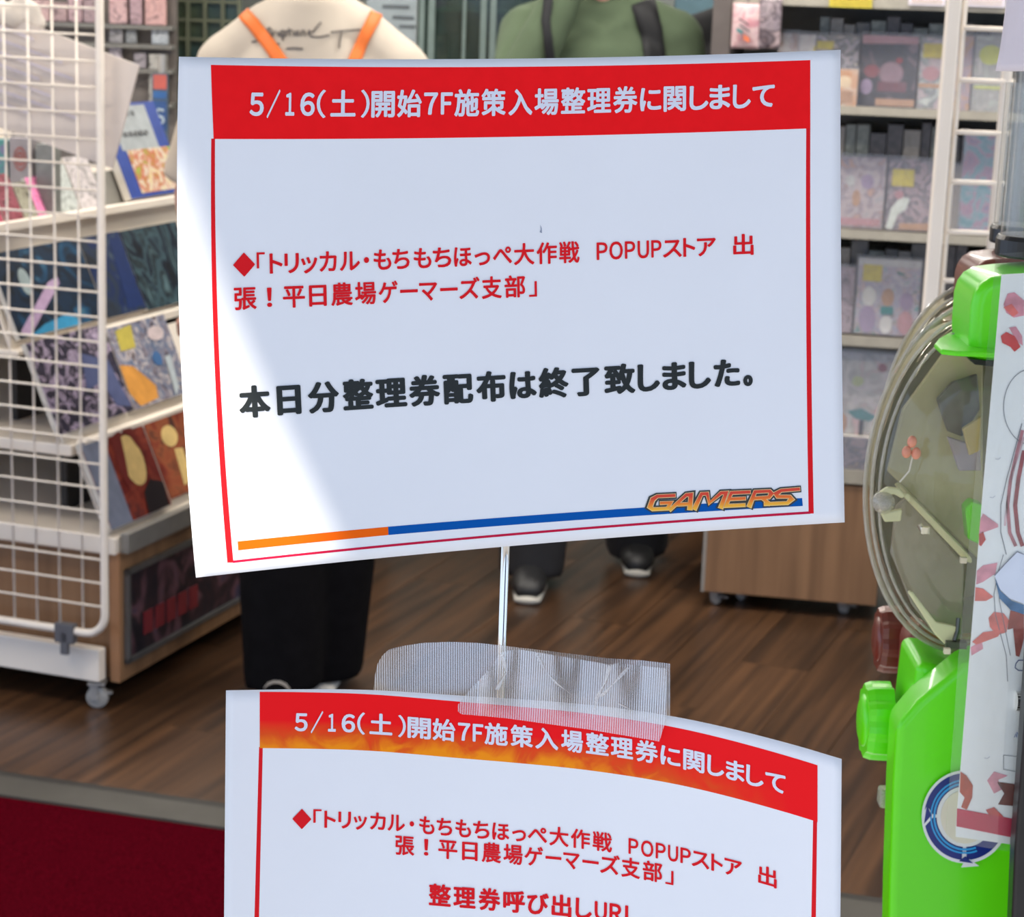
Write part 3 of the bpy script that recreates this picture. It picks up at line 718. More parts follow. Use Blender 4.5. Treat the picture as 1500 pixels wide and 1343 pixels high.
skin_y = mm('ink_cream', (214, 184, 120)); hair_b = mm('ink_brown', (110, 38, 34)); dkb = mm('ink_dark', (34, 26, 30)); gbl = mm('ink_greyblue', (122, 128, 146))
book('picture_book', 0, (156, 779), (241, 735), (103, 655), art('cover_a', [(116, 42, 36), (96, 28, 28), (140, 60, 44), (90, 40, 40)], 14, 2, 1), 'upright book with grey-blue left edge and reddish-brown cover on the lowest step', blobs=[
    ([(0, 0), (.34, 0), (.34, 1), (0, 1)], gbl), (ell(.66, .63, .17, .30), skin_y),
    ([(.45, .95), (.62, 1), (.56, .7), (.50, .45), (.46, .3), (.40, .55)], hair_b), ([(.62, 1), (.8, .98), (.9, .6), (.8, .75), (.74, .9)], hair_b), ([(.60, 0), (.95, 0), (.98, .28), (.8, .36), (.64, .25)], dkb)])
book('picture_book', 0, (243, 734), (330, 695), (208, 622), art('cover_b', [(96, 30, 28), (130, 56, 40), (150, 84, 54), (60, 36, 36)], 12, 2, 5), 'red-brown book beside the grey-blue edged one on the lowest step', blobs=[
    (ell(.3, .75, .12, .14), skin_y), ([(.25, .1), (.4, .12), (.42, .55), (.3, .58)], skin_y), ([(.5, .25), (.7, .2), (.72, .5), (.55, .6)], dkb)])
book('picture_book', 1, (80, 640), (189, 604), (23, 508), art('cover_c', [(26, 24, 32), (60, 56, 76), (34, 30, 42), (180, 164, 186), (60, 50, 80)], 26, 2, 2), 'dark book with mauve and white speckled cover on the second step', blobs=[
    ([(.5, .35), (.72, .4), (.8, .1), (.98, .05), (.9, .6), (.6, .75)], mm('ink_slate', (84, 92, 130)))])
book('picture_book', 1, (191, 603), (272, 572), (158, 482), art('cover_d', [(40, 40, 58), (150, 140, 150), (90, 110, 140), (200, 190, 190), (60, 44, 54)], 20, 2.5, 4), 'book with orange and white patches on its cover, second step', blobs=[
    ([(.0, .55), (.2, .5), (.45, .2), (.42, .05), (.1, .02), (.0, .2)], mm('ink_amber', (214, 150, 70))), ([(.12, .95), (.4, .98), (.35, .7), (.1, .7)], mm('ink_yellow', (190, 176, 80))),
    (ell(.75, .8, .14, .09), mm('ink_pinkw', (206, 190, 190))), (ell(.62, .5, .08, .09), mm('ink_blue', (70, 110, 160))), ([(.7, .0), (.8, .1), (.85, .5), (.75, .5)], mm('ink_pale', (190, 200, 204)))])
book('art_print', 2, (22, 500), (148, 468), (-38, 378), art('cover_e', [(6, 10, 22), (14, 40, 66), (8, 16, 34), (20, 70, 104), (90, 130, 140)], 9, 2, 6), 'wide dark blue print with a pale diagonal light beam on the third step', blobs=[
    ([(.03, .08), (.10, .0), (.62, .52), (.62, .60), (.5, .56)], mm('ink_beam', (176, 150, 180))), (ell(.26, .62, .06, .16), mm('ink_greyg', (150, 165, 165))), ([(.1, .0), (.7, 0), (.6, .16), (.3, .1)], mm('ink_cyan', (44, 130, 170)))])
book('art_print', 2, (151, 469), (208, 455), (118, 350), art('cover_f', [(30, 30, 36), (40, 52, 70), (14, 34, 84), (70, 84, 96)], 12, 2, 7, ), 'narrow slate and blue print in the middle of the third step', blobs=[([(.55, .05), (.95, .05), (.95, .9), (.7, .95)], mm('ink_navy', (16, 40, 92)))])
book('art_print', 2, (210, 457), (292, 440), (178, 340), art('cover_g', [(8, 12, 20), (12, 22, 40), (60, 84, 92), (10, 16, 26), (84, 110, 116)], 13, 2, 8, stretch=(1, 1, .5)), 'black print with pale teal wisps at the right of the third step')
# top tier
book('picture_book', 3, (182, 296), (262, 285), (152, 157), mm('ink_royal', (34, 62, 142)), 'blue folder with grey title panel and yellow picture on the top step', th=.02, blobs=[
    ([(.14, .50), (.80, .50), (.80, .97), (.14, .97)], mm('ink_lightgrey', (158, 164, 166))), ([(.2, .04), (.98, .04), (.98, .50), (.2, .50)], art('cover_h', [(214, 180, 96), (206, 200, 180), (190, 96, 70), (140, 170, 60)], 22, 2, 9))]
     + [([(x, y), (x+.06, y), (x+.06, y+.05), (x, y+.05)], mm('ink_grey5', (96, 98, 100))) for x, y in ((.3, .86), (.4, .86), (.5, .86), (.24, .64), (.33, .64), (.42, .64), (.51, .64), (.6, .64))])
# lettering on the blue folder: dark strokes only partly legible in the photo
for k, (col, y) in enumerate((((178, 60, 40), 0),)): pass
cols = [('ink_r1', (140, 26, 56)), ('ink_r2', (110, 30, 44)), ('ink_g1', (120, 116, 96)), ('ink_p1', (206, 104, 150)), ('ink_c1', (150, 156, 152)), ('ink_c2', (168, 160, 160))]
xs = [(-40, 2), (4, 30), (32, 50), (52, 80), (84, 112), (114, 148)]
tops = [262, 258, 270, 262, 245, 232]
lab = ['deep red boxed item leaning at the left end of the top step', 'dark crimson boxed item leaning on the top step', 'olive grey card leaning on the top step', 'bright pink card leaning on the top step', 'pale grey plastic packet left of the white printed one', 'white printed plastic packet nearest the grid edge']
for k in range(6):
    yb = 333-(xs[k][0])*.19
    book('merchandise_packet', 3, (xs[k][0], yb), (xs[k][1], yb-5), (xs[k][0]-14, tops[k]), art('pk%d' % k, [cols[k][1], tuple(min(255, c+50) for c in cols[k][1]), tuple(int(c*.7) for c in cols[k][1])], 24, 2, k+11), lab[k], th=.01, cat='packet')
# emblem card and small boxes behind them on the top board
topb = steps[3]
def topbox(px0, px1, py0, py1, bdep, m, label, name='boxed_item', extra=None, th=.03):
    p0 = hit(px0, py1, sd(0, bdep, 0), T) if False else hit(px0, py1, sd(.25, 0, 0), S); p1 = hit(px1, py0, sd(.25, 0, 0), S)
    a0, b0, z0 = stc(p0); a1, b1, z1 = stc(p1)
    o = sd(.25, b1, tiers[3][0].z+.001)
    t = thing(name, label, 'box', o)
    q = MB(); q.box(sd(.25, b1, o.z), S*th, T*(b0-b1), Z*(z1-o.z)); mk('carton', q, m, t, bevel=.002)
    if extra:
        c = sd(.249, (b0+b1)/2, z1-(z1-z0)*.5); q = MB()
        for k in range(18):
            an = 2*math.pi*k/18; an2 = 2*math.pi*(k+1)/18
            for (ra, rb) in ((1, .82), (.62, .4)):
                pts = [c+T*(.016*r_*math.cos(x))+Z*(.026*r_*math.sin(x)) for r_, x in ((ra, an), (ra, an2), (rb, an2), (rb, an))]
                q.prism(pts, -S*.001)
        q.prism([c+T*.005*x+Z*.007*y for x, y in ((-1, 0), (0, 1), (1, 0), (0, -1))], -S*.001)
        mk('round_emblem', q, extra, t)
    return t
topbox(14, 46, 203, 262, .5, mm('card_grey', (140, 134, 136)), 'grey card with a small reddish oval emblem behind the grid', extra=mm('emblem_red', (150, 84, 74)))
topbox(-30, 10, 205, 262, .5, art('pk20', [(90, 76, 120), (60, 130, 120), (120, 90, 140)], 26, 1, 31), 'purple and teal boxed item at the far left of the top step')
topbox(52, 78, 212, 240, .5, mm('card_g2', (120, 122, 118)), 'small plain grey box under the tilted white sheet')
# ---------- wire grid panel
G0 = sd(-.06, 0, 0)
def gp(px, py): return hit(px, py, G0, S)
def gxy(px, py): q = gp(px, py)-G0; return q.dot(T), q.z
gb0, _ = gxy(150, 500); _, gz0 = gxy(120, 926)
print('grid', gb0, gz0)
M_wire = mat('wire_cream', (234, 224, 210), .35, var=.03)
gt = thing('grid_panel', 'tall cream wire grid panel clipped to the end of the left stand', 'grid panel', G0+T*gb0+Z*gz0)
GW, GH, R_ = .60, 1.75-gz0, .045
pts = []
def gg(b, z): return G0+T*b+Z*z
for k in range(7): an = math.pi+math.pi/2*k/6; pass
arc = lambda cb, cz, a0, a1: [gg(cb+R_*math.cos(a0+(a1-a0)*k/6), cz+R_*math.sin(a0+(a1-a0)*k/6)) for k in range(7)]
pts = arc(gb0+R_, gz0+GH-R_, math.pi/2, math.pi)+arc(gb0+R_, gz0+R_, math.pi, 1.5*math.pi)+arc(gb0+GW-R_, gz0+R_, -math.pi/2, 0)+arc(gb0+GW-R_, gz0+GH-R_, 0, math.pi/2)
pts.append(pts[0])
mk('frame_tube', MB().tube(pts, .0085, 10), M_wire, gt, smooth=True)
# pitch from the photograph
bws = [gxy(x, 500)[0] for x in (117, 83, 49, 14)]
pitch = (bws[3]-bws[0])/3; print('pitch', pitch)
k = 0
b = bws[0]
while b < gb0+GW-.02:
    mk('wire', MB().tube([gg(b, gz0), gg(b, gz0+GH)], .0026, 6), M_wire, gt, smooth=True); b += pitch
zt = gxy(140, 195)[1]; zr = [gxy(120, y)[1] for y in (315, 352)]
pz = .0505 if abs(zr[0]-zr[1]-.0505) < .02 else zr[0]-zr[1]
pz = zr[0]-zr[1]; print('pz', pz)
z = gxy(120, 352)[1]
while z-pz > gz0+.02: z -= pz
while z < gz0+GH-.02:
    mk('wire', MB().tube([gg(gb0, z)-S*.005, gg(gb0+GW, z)-S*.005], .0024, 6), M_wire, gt, smooth=True); z += pz
# grey clip to the plinth
cb_, cz1 = gxy(97, 912); _, cz0 = gxy(97, 957); cb0, _ = gxy(111, 940); cb1, _ = gxy(84, 940)
q = MB(); q.box(gg(cb0, gxy(97, 940)[1])-S*.012, S*.02, T*(cb1-cb0), Z*(cz1-gxy(97, 940)[1]))
q.box(gg(cb0+(cb1-cb0)*.3, cz0)-S*.012, S*.012, T*(cb1-cb0)*.4, Z*.05)
mk('clamp', q, mat('clamp_grey', (92, 92, 96), .5), gt, bevel=.002)['label'] = 'dark grey clamp'
# tilted white sheet + crumpled tissue behind the grid
wp = [(-60, -2), (203, 96), (164, 247), (-60, 166)]
q = MB(); qp = [hit(x, y, sd(-.03, 0, 0), S) for x, y in wp]; 
q.grid(lambda u, v: (qp[0]*(1-u)+qp[1]*u)*(1-v)+(qp[3]*(1-u)+qp[2]*u)*v + S*(.006*math.sin(u*3)), 20, 12)
wsheet = tag(mk('paper_sheet', q, mat('sheet_mauve', (208, 197, 188), .6, var=.02), solid=.004), 'large tilted off-white sheet with faint print behind the wire grid', 'sheet')
q = MB()
for k in range(7):
    for s_ in range(3 + k % 3):
        u_, v_ = .05+.12*s_+.05*(k % 2), .12+.11*k
        p = (qp[0]*(1-u_)+qp[1]*u_)*(1-v_)+(qp[3]*(1-u_)+qp[2]*u_)*v_
        e_ = (qp[1]-qp[0]).normalized(); q.box(p-S*.008+S*(.006*math.sin(u_*3)), e_*.06, Z*.006, S*.001)
mk('faint_print', q, mat('faint_print', (196, 188, 196), .6), wsheet)
c = hit(22, 22, sd(-.02, 0, 0), S)
q = MB()
for (dx, dz, r) in ((0, 0, .028), (.03, .006, .024), (-.03, .004, .025), (.012, .022, .02), (.045, -.014, .018), (-.05, .0, .022)):
    q.ball(c+V((dx, 0, dz)), r, r*.7, r, 12, 8)
tag(mk('crumpled_tissue', q, mat('tissue', (208, 200, 190), .8, bump=.6), remesh=.005), 'crumpled cream tissue lying on the tilted white sheet', 'tissue')
# ------------------------------------------------------------------ right book rack
RD = V((math.cos(math.radians(10.5)), -math.sin(math.radians(10.5)), 0)); RN = V((-RD.y, RD.x, 0)); RN = RN if RN.y > 0 else -RN   # along / into
F0 = floor(1052, 891)
def rk(px, py, dep=0.0): return hit(px, py, F0+RN*dep, RN)
def rc(p): q = p-F0; return q.dot(RD), q.dot(RN), q.z
def rp(x, d, z): return F0+RD*x+RN*d+Z*z
xl, _, zl = rc(rk(1030, 866)); xr_, _, zr2 = rc(rk(1283, 889)); zt = rc(rk(1260, 713))[2]
print('cab', xl, xr_, zl, zr2, zt)
rt = thing('book_rack', 'tall book rack on a beech caster base at the right of the shop', 'book rack', rp(xl, 0, 0))
XR = 1.15
q = MB(); q.box(rp(xl, 0, zl), RD*(xr_-xl), RN*.45, Z*(zt-zl)); mk('base_cabinet', q, M_wood, rt, bevel=.002)
q = MB(); q.box(rp(xl-.006, -.003, zl), RD*.008, RN*.45, Z*(zt-zl)); mk('end_trim', q, mat('trim_grey', (150, 146, 140), .5), rt)
cz = zl
for (x, d) in ((xl+.03, .04), (xl+.09, .10), (xr_-.08, .06), (xl+.05, .38)): caster(rt, rp(x, d, 0), .5*(zl-.012)*.92)
M_rackb = mat('rack_panel', (92, 84, 80), .6)
x0r = rc(rk(1044, 40))[0]; x1r = rc(rk(1072, 40))[0]
q = MB(); q.box(rp(x0r, -.02, zt), RD*(x1r-x0r), RN*.47, Z*(1.95-zt)); mk('end_panel', q, M_rackb, rt, bevel=.003)
q = MB(); q.box(rp(x1r, .40, zt), RD*(XR-x1r), RN*.02, Z*(1.95-zt)); mk('back_panel', q, mat('rack_back', (150, 146, 138), .7), rt)
shelf_y = [(-95, -84), (0, 13), (160, 170), (341, 352), (497, 509), (694, 712)]
SZ = []
for (a_, b_2) in shelf_y:
    z1_ = rc(rk(1300, a_))[2]; z0_ = rc(rk(1300, b_2))[2]; SZ.append((z0_, z1_))
    q = MB(); q.box(rp(x1r, 0, z0_), RD*(XR-x1r), RN*.40, Z*(z1_-z0_-.003)); mk('shelf', q, mat('shelf_beige', (150, 146, 134), .5, var=.03), rt, bevel=.002)
    q = MB(); q.box(rp(x1r, -.006, z0_), RD*(XR-x1r), RN*.006, Z*(z1_-z0_+.004)); mk('shelf_edge', q, mat('shelf_edge', (160, 154, 140), .4), rt)
print('SZ', SZ)
yel = mat('label_yellow', (196, 180, 60), .5, var=.15, scale=90)
def rbook(px0, px1, pyt, shelf, cover, label, d=.05, lean=.10, name='comic_book', th=.012, stick=None, blobs=None, pybot=None, group=None, cat='book', bag=True):
    zs = SZ[shelf][1]+.002 if pybot is None else rc(rk(px0, pybot, d))[2]
    xa = rc(rk(px0, (pyt+20), d))[0]; xb = rc(rk(px1, (pyt+20), d))[0]; zt_ = rc(rk((px0+px1)/2, pyt, d+lean*.5))[2]
    h = zt_-zs; o = rp(xa, d, zs); U = (Z*1.0+RN*lean).normalized(); N = (-RN+Z*lean).normalized()
    t = thing(name, label, cat, o, group)
    q = MB(); q.box(o, RD*(xb-xa), U*h, -N*th); mk('page_block', q, M_book_edge, t)
    q = MB(); q.box(o, RD*(xb-xa), U*h, N*.0015); mk('front_cover', q, cover, t)
    w = xb-xa
    for k, (pts, m) in enumerate(blobs or []):
        q = MB(); q.prism([o+N*(.0017+.0005*k)+RD*w*x+U*h*y for (x, y) in pts], N*.0004); mk('printed_shape', q, m, t)
    if stick:
        q = MB(); q.box(o+N*.0035+RD*w*stick[0]+U*h*stick[1], RD*w*stick[2], U*h*stick[3], N*.0006); mk('sticker', q, yel, t)['label'] = 'yellow sticker'
    if bag:
        q = MB(); q.box(o+N*.005-RD*.004, RD*(w+.008), U*(h+.008), N*.0008); mk('clear_wrap', q, M_wrap, t)
    return t
M_wrap = clear('shrink_wrap', tint=(246, 246, 246), alpha=.05, rough=.15, white=(220, 214, 214))
pinkm = mm('ink_pinkish', (176, 128, 134)); tealm = mm('ink_teal', (56, 120, 120)); plm = mm('ink_palegrey', (186, 184, 182)); purm = mm('ink_mauve', (150, 130, 158)); orm = mm('ink_orange', (176, 136, 104)); whm = mm('ink_offwhite', (206, 204, 198))
redd = mm('ink_redd', (130, 52, 60)); blk2 = mm('ink_blackish', (44, 40, 48))
pal = lambda n, s, cs, sc=20: art(n, cs, sc, 2, s)
# shelf 2 (y 50-160)
rbook(1196, 1258, 52, 2, pal('c1', 41, [(90, 92, 104), (180, 170, 174), (70, 74, 84), (196, 186, 176)]), 'comic with grey cover half hidden behind the upper notice, top row', stick=(0, .80, .4, .12))
rbook(1222, 1256, 100, 2, pal('c2', 42, [(214, 206, 190), (210, 150, 100), (220, 214, 200)]), 'small pale comic with orange patches standing before the grey one', d=.02, blobs=[(ell(.45, .65, .3, .16), mm('ink_cream2', (230, 206, 170))), ([(.2, .08), (.85, .08), (.85, .4), (.2, .4)], orm)])
rbook(1263, 1345, 52, 2, pal('c3', 43, [(28, 24, 30), (36, 30, 38), (44, 38, 48), (120, 98, 108)], 14), 'dark comic with rose red patches and maroon band, top row of the rack', blobs=[
    (ell(.2, .5, .14, .09), redd), (ell(.55, .48, .22, .16), mm('ink_roseg', (134, 104, 116))), ([(.32, .22), (.84, .22), (.84, .36), (.32, .36)], mm('ink_maroon', (100, 44, 58))), ([(.3, .02), (1, .02), (1, .12), (.3, .12)], orm),
    (ell(.12, .28, .11, .11), purm), ([(0, .88), (1, .9), (1, 1), (0, 1)], pinkm), (ell(.68, .66, .06, .04), redd)])
rbook(1349, 1392, 55, 2, pal('c4', 44, [(150, 156, 158), (190, 170, 174), (120, 128, 130), (196, 200, 196)]), 'comic with yellow sticker and orange stripe beside the white post, top row', stick=(.08, .72, .8, .2), blobs=[([(0, .3), (1, .3), (1, .36), (0, .36)], orm), (ell(.4, .5, .3, .1), pinkm)])
rbook(1400, 1426, 52, 2, pal('c5', 45, [(120, 130, 130), (170, 150, 160), (190, 150, 110)]), 'narrow grey green comic behind the wire ladder, top row')
rbook(1429, 1475, 52, 2, pal('c6', 46, [(180, 184, 176), (150, 150, 146), (196, 190, 190)]), 'comic with round yellow green patch behind the wire ladder, top row', blobs=[(ell(.5, .75, .36, .13), mm('ink_yg', (196, 200, 90))), ([(.05, .3), (.9, .3), (.9, .34), (.05, .34)], mm('ink_yg2', (190, 196, 110)))])
# shelf 3 (y 228-341)
rbook(1230, 1298, 228, 3, pal('c7', 47, [(164, 160, 164), (186, 170, 170), (140, 130, 140), (190, 150, 130)]), 'pale comic with grey mauve figures, second row of the rack', blobs=[(ell(.4, .42, .09, .12), orm), (ell(.62, .66, .14, .1), purm), (ell(.25, .66, .1, .08), plm), ([(.05, .04), (.95, .04), (.95, .14), (.05, .14)], pinkm)])
rbook(1302, 1372, 232, 3, pal('c8', 48, [(130, 118, 128), (170, 150, 154), (96, 90, 100), (190, 180, 180)]), 'mauve comic with yellow sticker and white shape, second row of the rack', stick=(.08, .62, .46, .24), blobs=[
    ([(.02, .02), (.1, .3), (.3, .48), (.48, .45), (.42, .3), (.25, .22), (.16, .02)], mm('ink_white3', (206, 212, 204))), (ell(.25, .5, .1, .06), pinkm), ([(.3, .02), (.95, .02), (.95, .12), (.3, .1)], orm)])
rbook(1413, 1466, 195, 3, pal('c9', 49, [(90, 140, 150), (130, 160, 170), (170, 130, 150), (110, 120, 150)]), 'turquoise and pink comic seen through the wire ladder, second row', lean=.05)
rbook(1378, 1410, 240, 3, pal('c9b', 59, [(120, 112, 104), (136, 128, 118), (110, 104, 98)]), 'plain brownish comic between the post and the turquoise one, second row')
# shelf 4 (y 376-497)
rbook(1226, 1252, 388, 4, pal('c10', 50, [(130, 110, 116), (170, 150, 154), (100, 84, 90)]), 'grey rose comic right at the edge of the notice, third row')
rbook(1257, 1350, 377, 4, pal('c11', 51, [(80, 140, 140), (190, 180, 184), (150, 150, 170), (196, 170, 164), (60, 120, 120)], 24), 'thick teal comic with six small figures and yellow sticker, third row', th=.04, stick=(.08, .70, .3, .22), blobs=[
    ([(0, .9), (1, .9), (1, 1), (0, 1)], plm), (ell(.2, .5, .11, .13), whm), (ell(.5, .5, .1, .12), orm), (ell(.8, .46, .11, .12), purm), (ell(.2, .2, .13, .18), purm), (ell(.8, .18, .12, .16), pinkm), (ell(.5, .14, .1, .12), plm), ([(.4, .28), (.6, .28), (.6, .38), (.4, .38)], tealm)])
# shelf 5 (y 512-640 / 690)
rbook(1228, 1315, 514, 5, pal('c12', 52, [(186, 176, 178), (200, 190, 186), (160, 160, 150), (206, 170, 168)], 14), 'tall pale comic with dark teal swirl, lowest row of the rack', pybot=645, d=.03, blobs=[
    ([(.2, .34), (.45, .38), (.7, .30), (.6, .24), (.35, .26)], tealm), (ell(.35, .68, .1, .06), mm('ink_lime', (180, 186, 130))), (ell(.75, .85, .08, .05), redd), (ell(.8, .35, .12, .08), mm('ink_salmon', (206, 140, 130))), (ell(.1, .2, .12, .12), orm), ([(.42, .0), (.5, .0), (.5, .25), (.42, .25)], dkb)])
rbook(1319, 1352, 512, 5, pal('c13', 53, [(170, 140, 140), (196, 180, 176), (150, 120, 126)]), 'rose comic beside the tall pale one, lowest row', pybot=650, d=.05)
rbook(1226, 1290, 640, 5, pal('c14', 54, [(140, 144, 160), (170, 160, 170), (110, 120, 140), (190, 170, 160)]), 'low bluish boxed set lying in front on the lowest shelf', d=.01, th=.10, name='boxed_set', cat='box', lean=0)
rbook(1292, 1345, 655, 5, pal('c15', 55, [(120, 100, 90), (140, 120, 110), (90, 80, 76)]), 'brown boxed set in front at the right of the lowest shelf', d=.01, th=.10, name='boxed_set', cat='box', lean=0)
# shelf 1 items, upper part of the rack left of the post
rbook(1140, 1168, 48, 2, pal('c16', 56, [(200, 190, 180), (150, 120, 110), (206, 200, 196)]), 'cream and brown comic peeping over the notice, top row', d=.04)
rbook(1169, 1194, 50, 2, pal('c17', 57, [(190, 180, 178), (206, 202, 198), (150, 140, 140)]), 'white comic peeping over the notice, top row', d=.045, stick=(.9, .74, .12, .1))
# price labels on the top shelf edge
def shelf_label(px0, px1, py0, py1, m, label):
    a_, _, z1_ = rc(rk(px0, py0, -.008)); b_2, _, z0_ = rc(rk(px1, py1, -.008))
    q = MB(); q.box(rp(a_, -.012, z0_), RD*(b_2-a_), RN*.003, Z*(z1_-z0_)); o = mk('price_label', q, m); tag(o, label, 'label')
    q = MB()
    for k in range(3): q.box(rp(a_+.006, -.0128, z0_+(z1_-z0_)*(.2+.25*k)), RD*(b_2-a_-.012), RN*.001, Z*.0016)
    mk('print', q, mat('label_ink', (176, 140, 60), .6), o)
shelf_label(1216, 1277, -12, 12, yel, 'yellow printed price label on the rack top shelf edge')
shelf_label(1332, 1384, -10, 9, mat('label_white', (214, 206, 214), .5), 'pale lilac label on the shelf edge left of the post')
shelf_label(1412, 1472, -10, 11, mat('label_white2', (210, 204, 214), .5), 'pale label on the shelf edge behind the wire ladder')
# shelf backs: dark dvd-like spines standing behind the front rows
dark_s = [art('sp%d' % k, cs, 30, 1, 60+k) for k, cs in enumerate([[(70, 74, 70), (140, 144, 134)], [(100, 96, 90), (70, 70, 76)], [(160, 152, 142), (120, 114, 106)], [(50, 48, 50), (86, 80, 80)]])]
n_ = 0
for sh_ in (1, 2, 3, 4):
    zlo = SZ[sh_+1][1] if False else SZ[sh_][1]
    top_ = SZ[sh_-1][0]
    x = x1r+.10
    while x < XR-.05:
        wd = random.uniform(.022, .045); hh = (top_-zlo)*random.uniform(.80, .93)
        if x > .15:
            ks = random.randrange(4); q = MB(); q.box(rp(x, .13, zlo+.002), RD*(wd-.003), RN*.14, Z*hh); o = mk('spine_book', q, dark_s[ks])
            lv = ('top', 'second', 'third', 'lowest')[sh_-1] if sh_ < 5 else 'lowest'; tone = ('grey green', 'warm grey', 'beige', 'charcoal')[ks]
            lv = {1: 'uppermost', 2: 'upper', 3: 'middle', 4: 'lower'}[sh_]
            tag(o, '%s book spine in the back row of the rack, %s shelf' % (tone, lv), 'book', '%s spines behind the comics, %s shelf' % (tone, lv)); n_ += 1
        x += wd
print('spines', n_)
# hanging pink pouch packs at the rack's left
def pouch(px0, px1, py0, py1, m, label, rot=0):
    p00 = rk(px0, py0, -.03); p11 = rk(px1, py1, -.03); a_, _, z1_ = rc(p00); b_2, _, z0_ = rc(p11)
    t = thing('hanging_pouch', label, 'packet', rp((a_+b_2)/2, -.03, z0_))
    q = MB(); w_ = b_2-a_; h_ = z1_-z0_
    q.grid(lambda u, v: rp(a_+w_*u, -.03-.012*math.sin(math.pi*u)*math.sin(math.pi*v), z1_-h_*v), 10, 12); mk('pouch_body', q, m, t, smooth=True, solid=.004)
    q = MB(); q.tube([rp((a_+b_2)/2, -.02, z1_-.004), rp((a_+b_2)/2, -.03, z1_+.012), rp((a_+b_2)/2, .0, z1_+.02)], .002, 6); mk('hook', q, M_chromeish, t)
    return t, a_, b_2, z0_, z1_
t_, a_, b_2, z0_, z1_ = pouch(1074, 1112, 4, 72, pal('po1', 71, [(196, 150, 156), (206, 180, 178), (186, 130, 136)], 16), 'pink printed pouch with teal and orange dashes hanging at the rack end')
q = MB()
for (u_, v_, w_, m_) in ((.25, .35, .3, 0), (.3, .5, .2, 0)): 
    q.box(rp(a_+(b_2-a_)*u_, -.050, z1_-(z1_-z0_)*v_), (RD*.8-Z*.5)*.03, RN*.002, Z*.004)
mk('dark_print', q, mm('ink_dgrey', (90, 86, 90)), t_)
q = MB(); q.box(rp(a_+(b_2-a_)*.2, -.050, z1_-(z1_-z0_)*.62), (RD*.8-Z*.4)*.018, RN*.002, Z*.008); mk('teal_mark', q, tealm, t_)
q = MB(); q.box(rp(a_+(b_2-a_)*.45, -.050, z1_-(z1_-z0_)*.8), (RD*.8-Z*.4)*.018, RN*.002, Z*.012); mk('orange_mark', q, mm('ink_or3', (206, 110, 70)), t_)
pouch(1113, 1142, -5, 72, pal('po2', 72, [(110, 100, 104), (150, 136, 140), (80, 70, 76), (170, 150, 150)], 18), 'grey and dark printed pouch hanging beside the pink one')
# ------------------------------------------------------------------ white post and wire ladder before the rack
LY = 2.75
pl = thing('wire_rack', 'white rack post with a narrow wire ladder before the comics', 'wire rack', atY(1330, 900, LY))
pl.location.z = 0
pa = atY(1399, 0, LY); pb = atY(1358, 480, LY)
xc = (pa.x+pb.x)/2; wpost = (atY(1409, 0, LY)-atY(1389, 0, LY)).length
zlow = atY(1345, 650, LY).z
q = MB(); q.bx(xc-wpost/2, xc+wpost/2, LY-.01, LY+.01, zlow, 1.9); mk('post', q, M_cream, pl, bevel=.003)
q = MB(); q.bx(xc-wpost/2, xc+.50, LY-.01, LY+.01, zlow-.02, zlow); mk('cross_bar', q, M_cream, pl, bevel=.003)
q = MB(); q.bx(xc+.48, xc+.50, LY-.01, LY+.01, .03, 1.9); mk('upright', q, M_cream, pl, bevel=.003)
q = MB(); q.bx(xc+.36, xc+.62, LY-.15, LY+.15, 0, .03); mk('foot', q, M_cream, pl)
xb_ = atY(1412, 0, LY).x-.004; xa2 = [atY(1405, 42, LY).x, atY(1478, 42, LY).x]
xa2[0] = xc+wpost/2+.006
q = MB(); q.tube([V((xa2[0], LY, zlow-.01)), V((xa2[0], LY, 1.9))], .0035, 8); mk('ladder_rail', q, M_cream, pl, smooth=True)
xm = atY(1462, 260, LY).x
q = MB(); q.tube([V((xm, LY, zlow-.01)), V((xm, LY, 1.9))], .0075, 8); mk('ladder_rail', q, M_cream, pl, smooth=True)
for y in (-34, 41.5, 118, 194, 267, 340.5, 412, 482, 552, 620):
    z_ = atY(1430, y, LY).z
    q = MB(); q.tube([V((xa2[0], LY-.004, z_)), V((xm+.01, LY-.004, z_))], .0034, 8); mk('rung', q, M_cream, pl, smooth=True)
